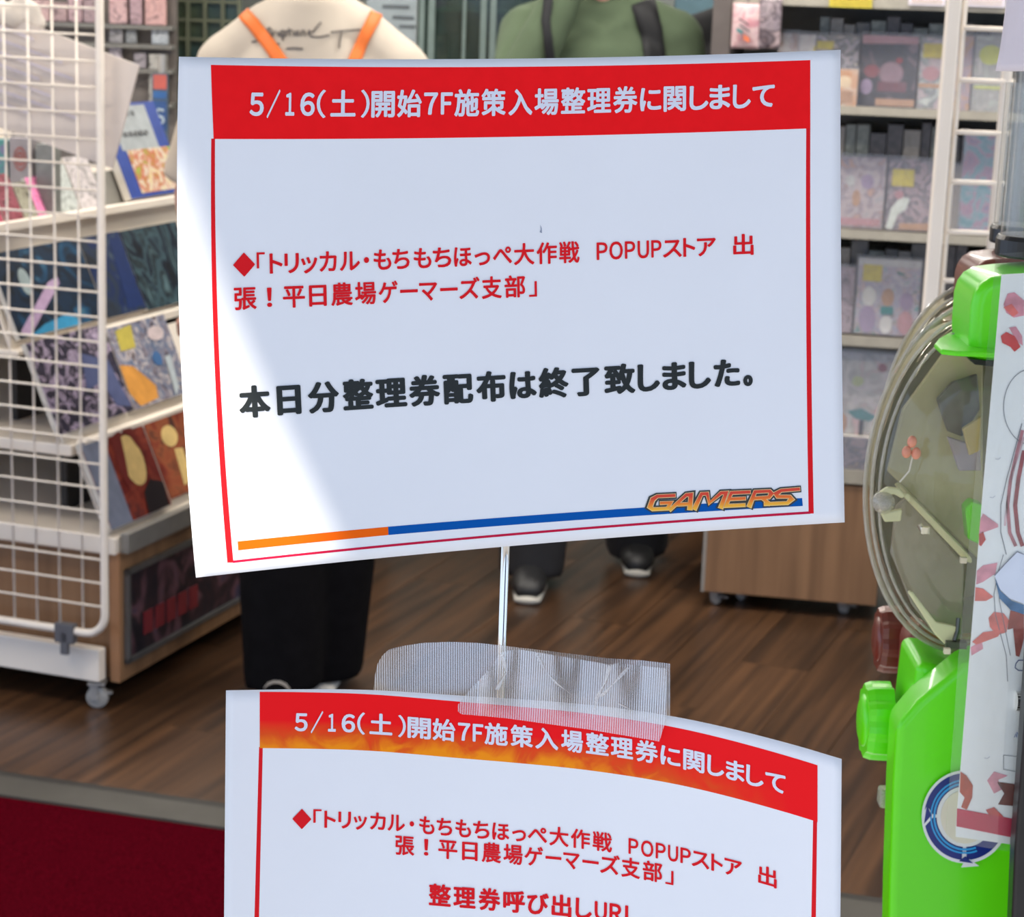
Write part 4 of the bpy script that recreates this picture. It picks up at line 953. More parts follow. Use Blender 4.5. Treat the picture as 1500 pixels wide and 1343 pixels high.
# ------------------------------------------------------------------ capsule machines
def plastic(name, rgb): 
    m = mat(name, rgb, .30, var=.03, scale=10, coat=.15); return m
M_green = plastic('lime_plastic', (98, 228, 8))
M_brown = plastic('brown_plastic', (112, 48, 36))
M_black = mat('black_plastic', (24, 24, 26), .3)
M_dome = clear('dome_plastic', tint=(248, 246, 238), alpha=.08, rough=.03, white=(214, 208, 184))
M_rim = clear('rim_plastic', tint=(232, 230, 222), alpha=.38, rough=.05, white=(224, 220, 208))
M_tube = clear('tube_plastic', tint=(250, 250, 248), alpha=.10, rough=.03, white=(200, 200, 196))
MY = 1.16
def capsule_machine(name, label, body_m, with_inner=True):
    y = MY
    base = atY(1440, 1500, y)
    t = thing(name, label, 'capsule machine', V((base.x, y+.05, base.z)))
    A = lambda px, py, dy=0: atY(px, py, y+dy)
    # lower body: rear half and front half, outlines from the front
    zb = base.z
    def vert(pts, dy, th): 
        q_ = [atY(px, py, y+dy) for px, py in pts]; return q_, V((0, th, 0))
    rear = [(1319, 928), (1340, 931), (1364, 938), (1386, 950), (1412, 962), (1600, 940), (1620, 1500), (1288, 1500), (1296, 1200), (1303, 1060)]
    q = MB(); q.prism(*vert(rear, .058, -.058)); mk('body_shell', q, body_m, t, bevel=.006)
    front = [(1314, 1064), (1345, 1028), (1412, 974), (1600, 900), (1616, 1500), (1300, 1500), (1304, 1300), (1309, 1150)]
    q = MB(); q.prism(*vert(front, -.028, .03)); mk('front_panel', q, body_m, t, bevel=.005)
    # ribbed turning knob on the left flank
    kc = A(1303, 1056, .035); r = .5*(A(1300, 1004, .035)-A(1300, 1108, .035)).length
    q = MB(); rings = []; n = 40
    for (h, s) in ((0, 1), (.006, 1), (.012, .99), (.016, .93)):
        rings.append([kc+V((-h, 0, 0))+V((0, 1, 0))*math.cos(2*math.pi*k/n)*r*s*(1+.055*math.cos(10*2*math.pi*k/n))+Z*math.sin(2*math.pi*k/n)*r*s*(1+.055*math.cos(10*2*math.pi*k/n)) for k in range(n)])
    q.loft(rings); kn = mk('knob', q, body_m, t, smooth=False)
    q = MB(); q.lathe(kc+V((-.015, 0, 0)), V((-1, 0, 0)), [(r*.72, 0), (r*.70, .002), (r*.5, .0035), (r*.1, .004)], 24); mk('knob_cap', q, body_m, kn, smooth=True)
    q = MB(); q.box(A(1288, 1185, .04), V((.01, 0, 0)), V((0, .012, 0)), Z*.012); mk('latch', q, M_rim, t, bevel=.002)
    # clear dome
    cx = A(1425, 703, .03); rx = (A(1425, 703, .03)-A(1266, 703, .03)).x if False else abs(A(1425, 703, .03).x-A(1268, 703, .03).x); rz = .5*(A(1425, 446, .03)-A(1425, 958, .03)).z
    q = MB(); nu, nv = 48, 24
    for j in range(nv+1):
        th = math.pi/2*j/nv; rr = math.cos(th); yy = -.052*math.sin(th)
        q.v += [cx+V((rx*.93*rr*math.cos(2*math.pi*i/nu), yy, rz*.93*rr*math.sin(2*math.pi*i/nu))) for i in range(nu)]
    q.f = [[j*nu+i, j*nu+(i+1) % nu, (j+1)*nu+(i+1) % nu, (j+1)*nu+i] for j in range(nv) for i in range(nu)]
    dm = mk('clear_dome', q, M_dome, t, smooth=True)
    for (s, r_, dy, m_) in ((1.0, .0016, 0, M_rim), (.955, .0012, -.006, M_rim), (.905, .0010, -.014, M_rim)):
        q = MB(); q.tube([cx+V((rx*s*math.cos(2*math.pi*i/60), dy, rz*s*math.sin(2*math.pi*i/60))) for i in range(61)], r_, 8); mk('dome_rim', q, m_, dm, smooth=True)
    q = MB(); nn = 60; q.loft([[cx+V((rx*s*math.cos(2*math.pi*i/nn), dy, rz*s*math.sin(2*math.pi*i/nn))) for i in range(nn)] for (s, dy) in ((.93, -.002), (1.0, -.002), (1.0, .003), (.93, .003), (.93, -.002))], cap=False); mk('dome_flange', q, M_dome, dm)
    # liner behind, divider, chute
    Lm = mat('liner_olive', (156, 150, 122), .5, var=.25, scale=16)
    q = MB(); q.loft([[cx+V((rx*s*math.cos(2*math.pi*i/40), dy, rz*s*math.sin(2*math.pi*i/40))) for i in range(40)] for (s, dy) in ((.90, .003), (.84, .045), (.84, .05), (.91, .004))], cap=False)
    q.add([cx+V((rx*.84*math.cos(2*math.pi*i/40), .047, rz*.84*math.sin(2*math.pi*i/40))) for i in range(40)], [list(range(40))]); mk('liner', q, Lm, t, smooth=False)
    if with_inner:
        cr = mat('divider_cream', (206, 204, 160), .35)
        def plate(nm, pts, dy, th, m_, bev=.001): q = MB(); q.prism([A(px, py, dy) for px, py in pts], V((0, th, 0))); return mk(nm, q, m_, t, bevel=bev)
        plate('divider', [(1322, 726), (1330, 722), (1424, 818), (1424, 826), (1414, 822)], -.005, .03, cr)
        plate('inner_chute', [(1312, 742), (1328, 728), (1412, 826), (1410, 935), (1400, 938), (1370, 930), (1335, 885), (1305, 810)], .008, .004, mat('chute_grey', (138, 134, 118), .3, var=.2, scale=20))
        plate('upper_panel', [(1332, 722), (1300, 690), (1322, 600), (1380, 520), (1440, 505), (1440, 826)], .022, .004, mat('panel_olive', (176, 170, 132), .35, var=.3, scale=14))
        plate('cream_tab', [(1290, 752), (1322, 746), (1320, 764), (1296, 765)], -.008, .004, cr)
        plate('cream_tab', [(1288, 722), (1300, 714), (1318, 716), (1327, 726), (1322, 731), (1310, 724), (1297, 727)], -.010, .004, cr)
        plate('dark_part', [(1372, 585), (1395, 560), (1432, 548), (1436, 600), (1410, 640), (1388, 632)], .012, .004, mat('part_charcoal', (74, 74, 68), .4, var=.3, scale=30))
        plate('amber_part', [(1410, 628), (1438, 610), (1436, 660), (1420, 668)], .004, .004, mat('part_amber', (176, 156, 96), .4, var=.2, scale=30))
        plate('lilac_part', [(1388, 640), (1436, 655), (1438, 690), (1405, 690)], .006, .004, mat('part_lilac', (150, 140, 150), .5, var=.2, scale=30))
        plate('green_part', [(1414, 745), (1424, 735), (1440, 740), (1440, 800), (1418, 790)], -.002, .012, body_m)
        plate('foot_strip', [(1330, 868), (1336, 866), (1372, 912), (1402, 918), (1400, 942), (1386, 946), (1370, 930)], -.012, .004, cr)
        q = MB(); q.lathe(A(1297, 740, -.016), V((0, 1, 0)), [(.003, 0), (.004, .003), (.0065, .006), (.0065, .010)], 20); mk('clear_boss', q, M_rim, t, smooth=True)
        pk = mat('pink_petals', (226, 150, 124), .5)
        q = MB()
        for (dx, dz) in ((1336, 647), (1328, 662), (1342, 664)): q.ball(A(dx, dz, -.012), .0028, .0025, .0036, 10, 8)
        mk('pink_charm', q, pk, t, smooth=True)
        q = MB(); q.tube([A(1337, 668, -.012), A(1332, 690, -.01), A(1318, 706, -.008)], .0005, 6); mk('thread', q, mat('thread', (210, 206, 190), .5), t)
        q = MB(); q.tube([A(1347, 768, -.004), A(1354, 782, -.006)], .0016, 8); q.box(A(1349, 782, -.008), V((.005, 0, 0)), V((0, .003, 0)), Z*.004); mk('metal_pin', q, M_chrome, t)
        for (px, py) in ((1412, 820), (1388, 953)):
            q = MB(); q.box(A(px-5, py+5, -.02), V((.0036, 0, 0)), V((0, .003, 0)), Z*.0032); mk('rivet', q, mat('rivet_cream', (226, 214, 190), .3), t)
        q = MB(); q.tube([A(1404, 905, -.01), A(1402, 925, -.012), A(1398, 938, -.014)], .0013, 6); q.box(A(1386, 950, -.016), V((.012, 0, 0)), V((0, .006, 0)), Z*.004); mk('metal_bracket', q, mat('bracket_dark', (90, 90, 84), .3, .7), t)
    # lid
    def rr(pts): return pts
    lid = [(1392, 506), (1391, 470), (1394, 425), (1399, 408), (1408, 396), (1422, 388), (1450, 384), (1590, 374), (1612, 400), (1618, 524), (1500, 516)]
    q = MB(); q.prism([A(px, py, .028) for px, py in lid], V((0, -.058, 0))); mk('lid', q, body_m, t, bevel=.010)
    pts = [A(1368, 512, -.020), A(1378, 518, -.040), A(1400, 522, -.044), A(1460, 530, -.045), A(1640, 548, -.045), A(1640, 538, .05), A(1392, 505, .03), A(1374, 507, .0)]
    zf = A(1400, 522, -.044).z; pts = [V((p.x, p.y, zf)) for p in pts]
    q = MB(); q.prism([p for p in pts], Z*.003); mk('lid_flange', q, body_m, t, bevel=.001)
    q = MB(); q.prism([A(px, py, -.03) for px, py in [(1420, 526), (1600, 540), (1600, 552), (1428, 534)]], V((0, .06, 0))); mk('dark_gap', q, M_black, t)
    # clear column with black collar on the lid
    cc = A(1511, 360, .02)
    q = MB(); q.lathe(V((cc.x, cc.y, A(1511, 376, .02).z)), Z, [(.0196, 0), (.0205, .001), (.0205, .010), (.0192, .0125)], 40); col_ = mk('collar', q, M_black, t, smooth=False, bevel=.0006)
    zt0 = A(1511, 350, .02).z; zt1 = A(1511, 98, .02).z
    for r_ in (.0182, .0150):
        q = MB(); q.loft([[V((cc.x+r_*math.cos(2*math.pi*k/40), cc.y+r_*math.sin(2*math.pi*k/40), z_)) for k in range(40)] for z_ in (zt0, zt1)], cap=False); mk('clear_column', q, M_tube, col_, smooth=True)
    return t
gmx = capsule_machine('capsule_machine', 'bright green capsule machine with a round clear dome at the right', M_green)
kg = atY(1303, 1056, MY+.035)
# brown twin further back, found by its knob
def copy_tree(o, parent=None, swap=None):
    c = o.copy(); COL.objects.link(c)
    if parent is not None: c.parent = parent
    if c.type == 'MESH' and swap:
        c.data = c.data.copy()
        for i, m in enumerate(c.data.materials):
            if m in swap: c.data.materials[i] = swap[m]
    for ch in list(o.children): copy_tree(ch, c, swap)
    return c
kb = ray(1318, 937); tb = (kg.y)/.845/kb.y
KB = CP+kb*tb
bm = copy_tree(gmx, None, {M_green: M_brown}); bm.location = gmx.location + (KB-kg); bm['label'] = 'reddish brown capsule machine mostly hidden behind the bright green one'
# swirl sticker, sleeve and poster belong to the green machine only
yF = MY-.0295
def fpt(px, py, dy=0): return atY(px, py, yF-dy)
def flatp(nm, pts, dy, m_, parent, th=.0004, lab=None):
    q = MB(); q.prism([fpt(px, py, dy) for px, py in pts], V((0, -th, 0))); o = mk(nm, q, m_, parent)
    if lab: o['label'] = lab
    return o
stc_c = (1414, 1196)
def ring(c, r0_, r1_, a0, a1, n=30, sy=1.06):
    o = [(c[0]+r1_*math.cos(math.radians(a0+(a1-a0)*k/n)), c[1]+sy*r1_*math.sin(math.radians(a0+(a1-a0)*k/n))) for k in range(n+1)]
    i = [(c[0]+r0_*math.cos(math.radians(a1+(a0-a1)*k/n)), c[1]+sy*r0_*math.sin(math.radians(a1+(a0-a1)*k/n))) for k in range(n+1)]
    return o+i
def ringmesh(nm, c, r0_, r1_, a0, a1, dy, m_, parent, n=36):
    q = MB(); vs_ = []
    for k in range(n+1):
        an = math.radians(a0+(a1-a0)*k/n)
        for r_ in (r0_, r1_): vs_.append(fpt(c[0]+r_*math.cos(an), c[1]+1.06*r_*math.sin(an), dy))
    q.add(vs_, [[2*k, 2*k+1, 2*k+3, 2*k+2] for k in range(n)]); return mk(nm, q, m_, parent)
stk = flatp('swirl_sticker', [(stc_c[0]+64*math.cos(a*.1047), stc_c[1]+68*math.sin(a*.1047)) for a in range(60)], .0006, mat('sticker_white', (226, 228, 230), .3), gmx)
navy = mat('sticker_navy', (12, 38, 120), .3); cyan = mat('sticker_cyan', (40, 150, 214), .3); ccream = mat('sticker_cream', (222, 214, 196), .4)
ringmesh('navy_arc', stc_c, 42, 60, 95, 178, .0012, navy, stk); ringmesh('navy_arc', stc_c, 42, 60, 184, 265, .0012, navy, stk); ringmesh('navy_arc', stc_c, 42, 60, 0, 88, .0012, navy, stk); ringmesh('navy_arc', stc_c, 42, 60, 272, 355, .0012, navy, stk)
for (a, b) in ((44, 47), (49, 51.5)): ringmesh('cyan_arc', stc_c, a, b, 70, 290, .0015, cyan, stk)
flatp('cream_centre', [(stc_c[0]+36*math.cos(a*.1047), stc_c[1]+39*math.sin(a*.1047)) for a in range(60)], .0013, ccream, stk)
flatp('arrow_tip', [(1352, 1213), (1368, 1195), (1358, 1180), (1350, 1196)], .0010, MATS['sticker_white'], stk)
flatp('arrow_tip', [(1353.5, 1206), (1364, 1194), (1358, 1178)], .0014, navy, stk)
flatp('arrow_tip', [(1412, 1262), (1420, 1258), (1434, 1268), (1408, 1270)], .0010, MATS['sticker_white'], stk)
flatp('arrow_tip', [(1405, 1261), (1414, 1254), (1425, 1264)], .0014, navy, stk)
# sleeve with poster, hanging before lid, dome and body
yS = MY-.075
def spt(px, py, dy=0): return atY(px, py, yS-dy)
M_sleeve = clear('sleeve_film', tint=(251, 252, 250), alpha=.025, rough=.06, white=(220, 222, 216))
def sflat(nm, pts, dy, m_, parent, th=.0003):
    q = MB(); q.prism([spt(px, py, dy) for px, py in pts], V((0, -th, 0))); return mk(nm, q, m_, parent)
slv = thing('poster_sleeve', 'illustrated white poster with petals in a clear sleeve on the green machine', 'poster', spt(1440, 1245))
sflat('clear_sleeve', [(1459, 372), (1640, 360), (1640, 1270), (1478, 1247), (1388, 1232), (1386, 1215), (1404, 960)], .0012, M_sleeve, slv)
pp = sflat('poster_paper', [(1467, 402), (1640, 392), (1640, 1258), (1560, 1247), (1400, 1225), (1400, 1210), (1416, 1010), (1441, 700)], 0, mat('poster_paper', (246, 247, 250), .5, var=.02), slv, .0006)
pt_ = lambda n, c: mat(n, c, .45, var=.25, scale=120)
pet1, pet2, pet3 = pt_('petal_red', (196, 66, 66)), pt_('petal_pink', (224, 150, 168)), pt_('petal_coral', (222, 112, 104))
K = .0008
def pet(pts, m_, dy=K): return sflat('printed_petal', pts, dy, m_, pp, .0002)
pet([(1470, 446), (1476, 430), (1486, 428), (1500, 440), (1500, 462), (1485, 465), (1474, 458)], pet2); pet([(1470, 450), (1482, 445), (1492, 458), (1484, 464)], pet3, K*1.3)
pet([(1478, 480), (1488, 478), (1497, 492), (1498, 506), (1490, 500)], pet2, K)
pet([(1466, 492), (1474, 486), (1486, 492), (1495, 508), (1486, 515), (1480, 508), (1468, 502)], pet1, K*1.3)
pet([(1436, 760), (1440, 752), (1462, 768), (1462, 772), (1434, 782)], pet2); pet([(1434, 782), (1440, 778), (1444, 790), (1437, 800), (1434, 798)], pet1)
pet([(1431, 836), (1440, 828), (1461, 824), (1458, 840), (1440, 852), (1430, 856)], pet2); pet([(1429, 860), (1440, 862), (1455, 874), (1444, 880), (1428, 880)], pet3)
pet([(1448, 905), (1456, 896), (1470, 898), (1478, 908), (1474, 926), (1460, 930), (1450, 918)], pet3); pet([(1424, 940), (1440, 926), (1468, 922), (1462, 932), (1430, 944)], pet3, K*1.2); pet([(1422, 948), (1438, 938), (1440, 950), (1423, 960)], pet2)
pet([(1407, 1130), (1416, 1136), (1425, 1150), (1424, 1168), (1416, 1186), (1408, 1182), (1413, 1168), (1406, 1160)], pt_('leaf_rust', (180, 76, 56)))
pet([(1446, 1143), (1456, 1130), (1476, 1136), (1462, 1142), (1468, 1156), (1456, 1162)], pet2); pet([(1444, 1186), (1456, 1182), (1470, 1196), (1450, 1196)], pet1)
sflat('brown_ribbon', [(1460, 1145), (1500, 1150), (1500, 1182), (1462, 1178), (1471, 1162)], K, pt_('ribbon_brown', (116, 58, 52)), pp, .0002)
sflat('crimson_band', [(1402, 1184), (1500, 1202), (1500, 1230), (1401, 1210)], K, mat('band_crimson', (200, 48, 84), .4), pp, .0002)
# line work: hoop, strands, cloth shape (generic, no figure)
M_line = mat('line_grey', (120, 122, 132), .5)
def line(pts, wd, m_=M_line, dy=K*1.4, nm='drawn_line'):
    q = MB(); L_ = []; n = len(pts)
    for i, (x, y) in enumerate(pts):
        x2_, y2_ = pts[min(i+1, n-1)]; x1_, y1_ = pts[max(i-1, 0)]; l = math.hypot(x2_-x1_, y2_-y1_); nx, ny = -(y2_-y1_)/l, (x2_-x1_)/l
        L_ += [spt(x+nx*wd/2, y+ny*wd/2, dy), spt(x-nx*wd/2, y-ny*wd/2, dy)]
    q.add(L_, [[2*i, 2*i+1, 2*i+3, 2*i+2] for i in range(n-1)]); return mk(nm, q, m_, pp)
line([(1512+42*math.cos(math.radians(a)), 596+56*math.sin(math.radians(a))) for a in range(95, 268, 8)], 1.1)
strands = [([(1497, 620), (1486, 660), (1475, 700), (1466, 740), (1466, 780), (1474, 812)], 1.3, M_line), ([(1498, 630), (1488, 670), (1480, 705), (1476, 740), (1479, 780), (1488, 800)], 5, pt_('strand_rose', (176, 110, 122))),
           ([(1500, 660), (1492, 700), (1487, 740), (1491, 780), (1498, 800)], 6, pt_('strand_red', (150, 62, 74))), ([(1500, 640), (1484, 690), (1476, 730), (1472, 770)], 3, pt_('strand_pale', (206, 176, 186))),
           ([(1462, 840), (1456, 870), (1458, 900), (1466, 930), (1474, 960), (1476, 998)], 1.1, M_line), ([(1470, 812), (1462, 838), (1464, 880), (1472, 920), (1480, 960)], 1.0, M_line)]
for pts, wd, m_ in strands: line(pts, wd, m_)
sflat('drawn_cloth', [(1457, 843), (1490, 808), (1500, 812), (1500, 884), (1478, 876), (1464, 862)], K*1.8, mat('cloth_white', (214, 222, 234), .4), pp, .0002)
line([(1457, 843), (1474, 824), (1490, 808), (1500, 812)], 1.2, M_line, K*2.3)
sflat('drawn_shadow', [(1457, 845), (1466, 866), (1482, 880), (1500, 886), (1500, 900), (1480, 893), (1464, 876)], K*1.9, pt_('shade_blue', (84, 116, 146)), pp, .0002)
sflat('drawn_ribbon', [(1480, 894), (1500, 898), (1500, 935), (1493, 962), (1488, 960), (1484, 920), (1476, 922)], K*1.5, pt_('ribbon_rust', (150, 76, 66)), pp, .0002)
line([(1488, 972), (1487, 978), (1492, 982), (1500, 982)], 1.5, mat('loop_blue', (70, 84, 130), .4)); line([(1488, 972), (1492, 967), (1500, 967)], 1.5, mat('loop_blue', (70, 84, 130), .4))
line([(1470, 1106), (1470, 1127), (1488, 1130)], .9); line([(1470, 1106), (1490, 1108)], .9)
line([(1486, 1080), (1488, 1074), (1489, 1080), (1490, 1072), (1492, 1078), (1494, 1068)], 1.2, mat('script_blue', (70, 110, 180), .4))
for (x, y) in ((1458, 672), (1450, 728), (1442, 1110)): line([(x, y), (x+4, y+1), (x+8, y-2)], 1.0, mat('smudge', (190, 192, 204), .5))
# knurled metal bolt and black case at the very right
bc = spt(1497, 1027, .002)
bt = thing('metal_bolt', 'small knurled silver bolt holding the poster sleeve at the right edge', 'bolt', bc)
q = MB(); n = 36; q.loft([[bc+V((h, 0, 0))+V((0, math.cos(2*math.pi*k/n), math.sin(2*math.pi*k/n)))*.0052*(1+(.05 if k % 2 else 0)) for k in range(n)] for h in (-.0035, .012)]); mk('knurled_head', q, M_chrome, bt)
q = MB(); q.tube([bc+V((.010, 0, 0)), bc+V((.03, 0, 0))], .0025, 10); mk('shaft', q, M_chrome, bt)
yK = MY-.098
q = MB(); q.prism([atY(x, y_, yK) for x, y_ in ((1508, 955), (1700, 945), (1700, 1560), (1474, 1560), (1483, 1343), (1487, 1245), (1498, 1100))], V((0, .014, 0)))
bcse = tag(mk('black_case', q, mat('case_black', (20, 20, 23), .35, var=.3, scale=60), bevel=.002), 'tall black case edge standing before the poster at the right edge', 'case')
# stands beneath (below the frame)
sz = atY(1440, 1500, MY).z
def table(name, label, x0, x1, y0, y1, zt_):
    t = thing(name, label, 'stand', V(((x0+x1)/2, (y0+y1)/2, 0)))
    q = MB(); q.bx(x0, x1, y0, y1, zt_-.02, zt_); mk('top', q, M_cream, t)
    for (x, y_) in ((x0+.015, y0+.015), (x1-.035, y0+.015), (x0+.015, y1-.035), (x1-.035, y1-.035)):
        q = MB(); q.bx(x, x+.02, y_, y_+.02, 0, zt_-.02); mk('leg', q, M_cream, t)
xg = atY(1310, 1500, MY).x
zbot = min(v.z for v in [atY(1620, 1500, MY), atY(1288, 1500, MY), atY(1300, 1500, MY-.028)])
table('machine_stand', 'white metal stand holding the green capsule machine and black case', xg-.0, xg+.42, MY-.14, MY+.13, zbot-.001)
db = KB-kg
table('machine_stand', 'white metal stand holding the brown capsule machine', xg+db.x+.07, xg+db.x+.42, MY-.03+db.y, MY+.10+db.y, zbot+db.z-.001)
# plain black block right of the rack base
q = MB(); p = floor(1296, 930); q.bx(p.x-.02, p.x+.5, p.y-.5, p.y-.15, 0, .45); tag(mk('black_block', q, M_black, bevel=.01), 'plain black block on the floor between the rack base and the brown machine', 'bin')
# hanging white cloth top right
q = MB(); HY = MY+.0
q.grid(lambda u, v: atY((1480-22*v**1.6)*(1-u)+(1640)*u, -60+164*v, HY-.01+.006*math.sin(u*9+v*2)), 20, 14)
tag(mk('hanging_cloth', q, mat('cloth_blush', (226, 214, 216), .8, var=.03), smooth=True, solid=.001), 'blush white cloth hanging into the top right corner', 'cloth')
# ------------------------------------------------------------------ people
def limb(mb, pts, rad, rad2=None, n=14, side=(1, 0, 0)): mb.tube(pts, rad, n, rad2, side)
def hand(mb, w_, d, palmn, s=1.0):
    """palm and five curved fingers starting at wrist w_, pointing along d"""
    w_ = V(w_); d = V(d).normalized(); pn = V(palmn).normalized(); sd_ = d.cross(pn).normalized()
    mb.tube([w_-d*.02, w_+d*.02, w_+d*.055, w_+d*.085], [.026*s, .034*s, .040*s, .036*s], 10, [.020*s, .015*s, .014*s, .011*s], side=sd_)
    for k, (o_, ln) in enumerate(((-.030, .060), (-.010, .072), (.010, .068), (.029, .052))):
        a = w_+d*.08+sd_*o_*s; b = a+d*ln*.45*s+pn*.004; c = b+(d*.8+pn*.6)*ln*.35*s; e_ = c+(d*.5+pn*.85)*ln*.25*s
        mb.tube([a-d*.015, a, b, c, e_], [.009*s, .009*s, .0085*s, .008*s, .0065*s], 8)
    a = w_+d*.025-sd_*.03*s; mb.tube([a, a+(d*.6-sd_*.8)*.03*s, a+(d*.9-sd_*.5+pn*.3)*.06*s], [.012*s, .0105*s, .008*s], 8)
def head(mb, c, face):   # face: unit direction
    face = V(face).normalized(); sx = face.cross(Z).normalized()
    mb.ball(V(c)+Z*.025-face*.01, .076, .095, .10, 20, 14, sx, face, Z)
    mb.ball(V(c)-Z*.045+face*.018, .056, .066, .062, 16, 10, sx, face, Z)
    mb.tube([V(c)+face*.088+Z*.02, V(c)+face*.102-Z*.012, V(c)+face*.086-Z*.02], [.008, .013, .01], 8)
    mb.ball(V(c)+face*.082-Z*.05, .024, .01, .009, 10, 6, sx, face, Z)
    for s_ in (-1, 1):
        mb.ball(V(c)+sx*s_*.078-face*.005, .009, .019, .030, 8, 8, sx, face, Z)
        mb.ball(V(c)+sx*s_*.03+face*.075+Z*.042, .018, .01, .006, 8, 6, sx, face, Z)
def human(origin, facing, hgt, J, skin, shirt_m, trous_m, shoe_m, hair_m, label, long_sleeve=False, hood=False):
    """J: dict of joint positions in the figure's own frame (x right of figure, y forward, z up) scaled by height"""
    o = V(origin); fy = V(facing).normalized(); fx = fy.cross(Z).normalized()
    W = lambda p: o+fx*p[0]+fy*p[1]+Z*p[2]
    t = thing('person', label, 'person', o)
    s = hgt/1.75
    J = {k: W([c*s for c in v]) for k, v in J.items()}
    b = MB()
    # torso + neck
    b.tube([J['pel']-Z*.06, J['pel'], J['waist'], J['chest'], J['sho'], J['neck'], J['neck']+Z*.07], [.12*s, .155*s, .125*s, .15*s, .13*s, .056*s, .054*s], 20, [.09*s, .105*s, .09*s, .11*s, .075*s, .056*s, .055*s], side=fx)
    for k in 'lr': b.tube([J['neck']-Z*.03, J['neck']*.5+J['sh'+k]*.5-Z*.02, J['sh'+k]-Z*.01], [.04*s, .05*s, .05*s], 12); b.ball(J['sh'+k]-Z*.01, .052*s, .052*s, .052*s)
    for k in 'lr':
        b.tube([J['sh'+k], (J['sh'+k]+J['el'+k])/2, J['el'+k], J['wr'+k]], [.052*s, .046*s, .038*s, .026*s], 12)
        d = (J['wr'+k]-J['el'+k]).normalized(); hand(b, J['wr'+k], d, J.get('pn'+k+'_', fy) if False else (fy if k == 'l' else fy), s)
        b.tube([J['hip'+k], J['kn'+k], J['kn'+k]-Z*.12*s+(J['an'+k]-J['kn'+k])*.02, J['an'+k]], [.085*s, .056*s, .055*s, .036*s], 14)
        b.tube([J['an'+k]-fy*.03, J['an'+k]-Z*.04+fy*.05, J['an'+k]-Z*.055+fy*.14], [.035*s, .036*s, .026*s], 10)
    head(b, J['head'], fy)
    mk('body', b, skin, t, remesh=.007)
    # eyes
    q = MB()
    for s_ in (-1, 1): q.ball(J['head']+fx*s_*.03+fy*.086+Z*.026, .013, .006, .006, 10, 6, fx, fy, Z)
    mk('eyes', q, mat('eye_dark', (60, 50, 44), .2), t, smooth=True)
    # hair
    q = MB(); q.ball(J['head']+Z*.045-fy*.022, .088, .098, .098, 22, 14, fx, fy, Z); q.ball(J['head']-Z*.02-fy*.045, .078, .06, .075, 18, 10, fx, fy, Z)
    mk('hair', q, hair_m, t, remesh=.008)
    # shirt
    q = MB()
    hem = J['pel']-Z*.02*s
    q.tube([hem-Z*.07*s, hem, J['waist'], J['chest'], J['chest']*.4+J['sho']*.6, J['sho'], J['neck']-Z*(.03 if hood else .005)], [.185*s, .18*s, .175*s, .198*s, .185*s, .14*s, .085*s], 26, [.125*s, .125*s, .12*s, .135*s, .125*s, .10*s, .078*s], side=fx)
    for k, g_ in (('l', -1), ('r', 1)):
        q.tube([J['neck']-Z*.025, J['neck']*.5+J['sh'+k]*.5-Z*.012*s, J['sh'+k]-Z*.01], [.066*s, .074*s, .072*s], 16); q.ball(J['sh'+k]-Z*.01, .074*s, .078*s, .074*s)
    for k in 'lr':
        if long_sleeve: q.tube([J['sh'+k], (J['sh'+k]*.6+J['el'+k]*.4), J['el'+k], J['wr'+k]*.5+J['el'+k]*.5, J['wr'+k]], [.075*s, .073*s, .066*s, .058*s, .045*s], 16)
        else: q.tube([J['sh'+k], (J['sh'+k]*.5+J['el'+k]*.5), J['el'+k]*.92+J['sh'+k]*.08], [.074*s, .074*s, .072*s], 16)
    if hood:
        q.tube([J['neck']-Z*.03-fy*.03+fx*.11, J['neck']+Z*.01-fy*.09+fx*.06, J['neck']+Z*.012-fy*.11, J['neck']+Z*.01-fy*.09-fx*.06, J['neck']-Z*.03-fy*.03-fx*.11], [.03, .045, .05, .045, .03], 12)
        q.tube([J['neck']-Z*.03-fy*.03+fx*.10, J['neck']-Z*.045+fy*.05+fx*.06, J['neck']-Z*.085+fy*.085], [.03, .026, .02], 12)
        q.tube([J['neck']-Z*.03-fy*.03-fx*.10, J['neck']-Z*.045+fy*.05-fx*.06, J['neck']-Z*.085+fy*.085], [.03, .026, .02], 12)
    mk('hoodie' if hood else ('jacket' if long_sleeve else 't_shirt'), q, shirt_m, t, remesh=.009)
    # trousers
    q = MB()
    q.tube([J['waist']-Z*.05*s, J['pel'], J['pel']-Z*.09*s], [.15*s, .175*s, .16*s], 22, [.11*s, .125*s, .12*s], side=fx)
    for k in 'lr':
        q.tube([J['hip'+k], J['kn'+k], J['kn'+k]*.45+J['an'+k]*.55, J['an'+k]-Z*.055], [.11*s, .100*s, .098*s, .086*s], 18)
    mk('trousers', q, trous_m, t, remesh=.010)
    # shoes
    for k in 'lr':
        a = J['an'+k]; g = V((a.x, a.y, 0))+Z*.004
        q = MB(); q.tube([g-fy*.075+Z*.035, g-fy*.04+Z*.045, g+fy*.05+Z*.04, g+fy*.13+Z*.03, g+fy*.185+Z*.025], [.030, .042, .045, .046, .028], 14, [.030, .044, .040, .029, .018], side=fx)
        sh_ = mk('shoe', q, shoe_m, t, smooth=True)
        q = MB(); q.tube([g-fy*.085+Z*.008, g+fy*.05+Z*.008, g+fy*.19+Z*.008], [.034, .046, .034], 12, [.012, .012, .010], side=fx); mk('sole', q, mat('sole_pale', (190, 186, 176), .7), sh_, smooth=True)
    return t, J, fx, fy, s
SK = mat('skin', (206, 158, 136), .55, var=.05, scale=30)
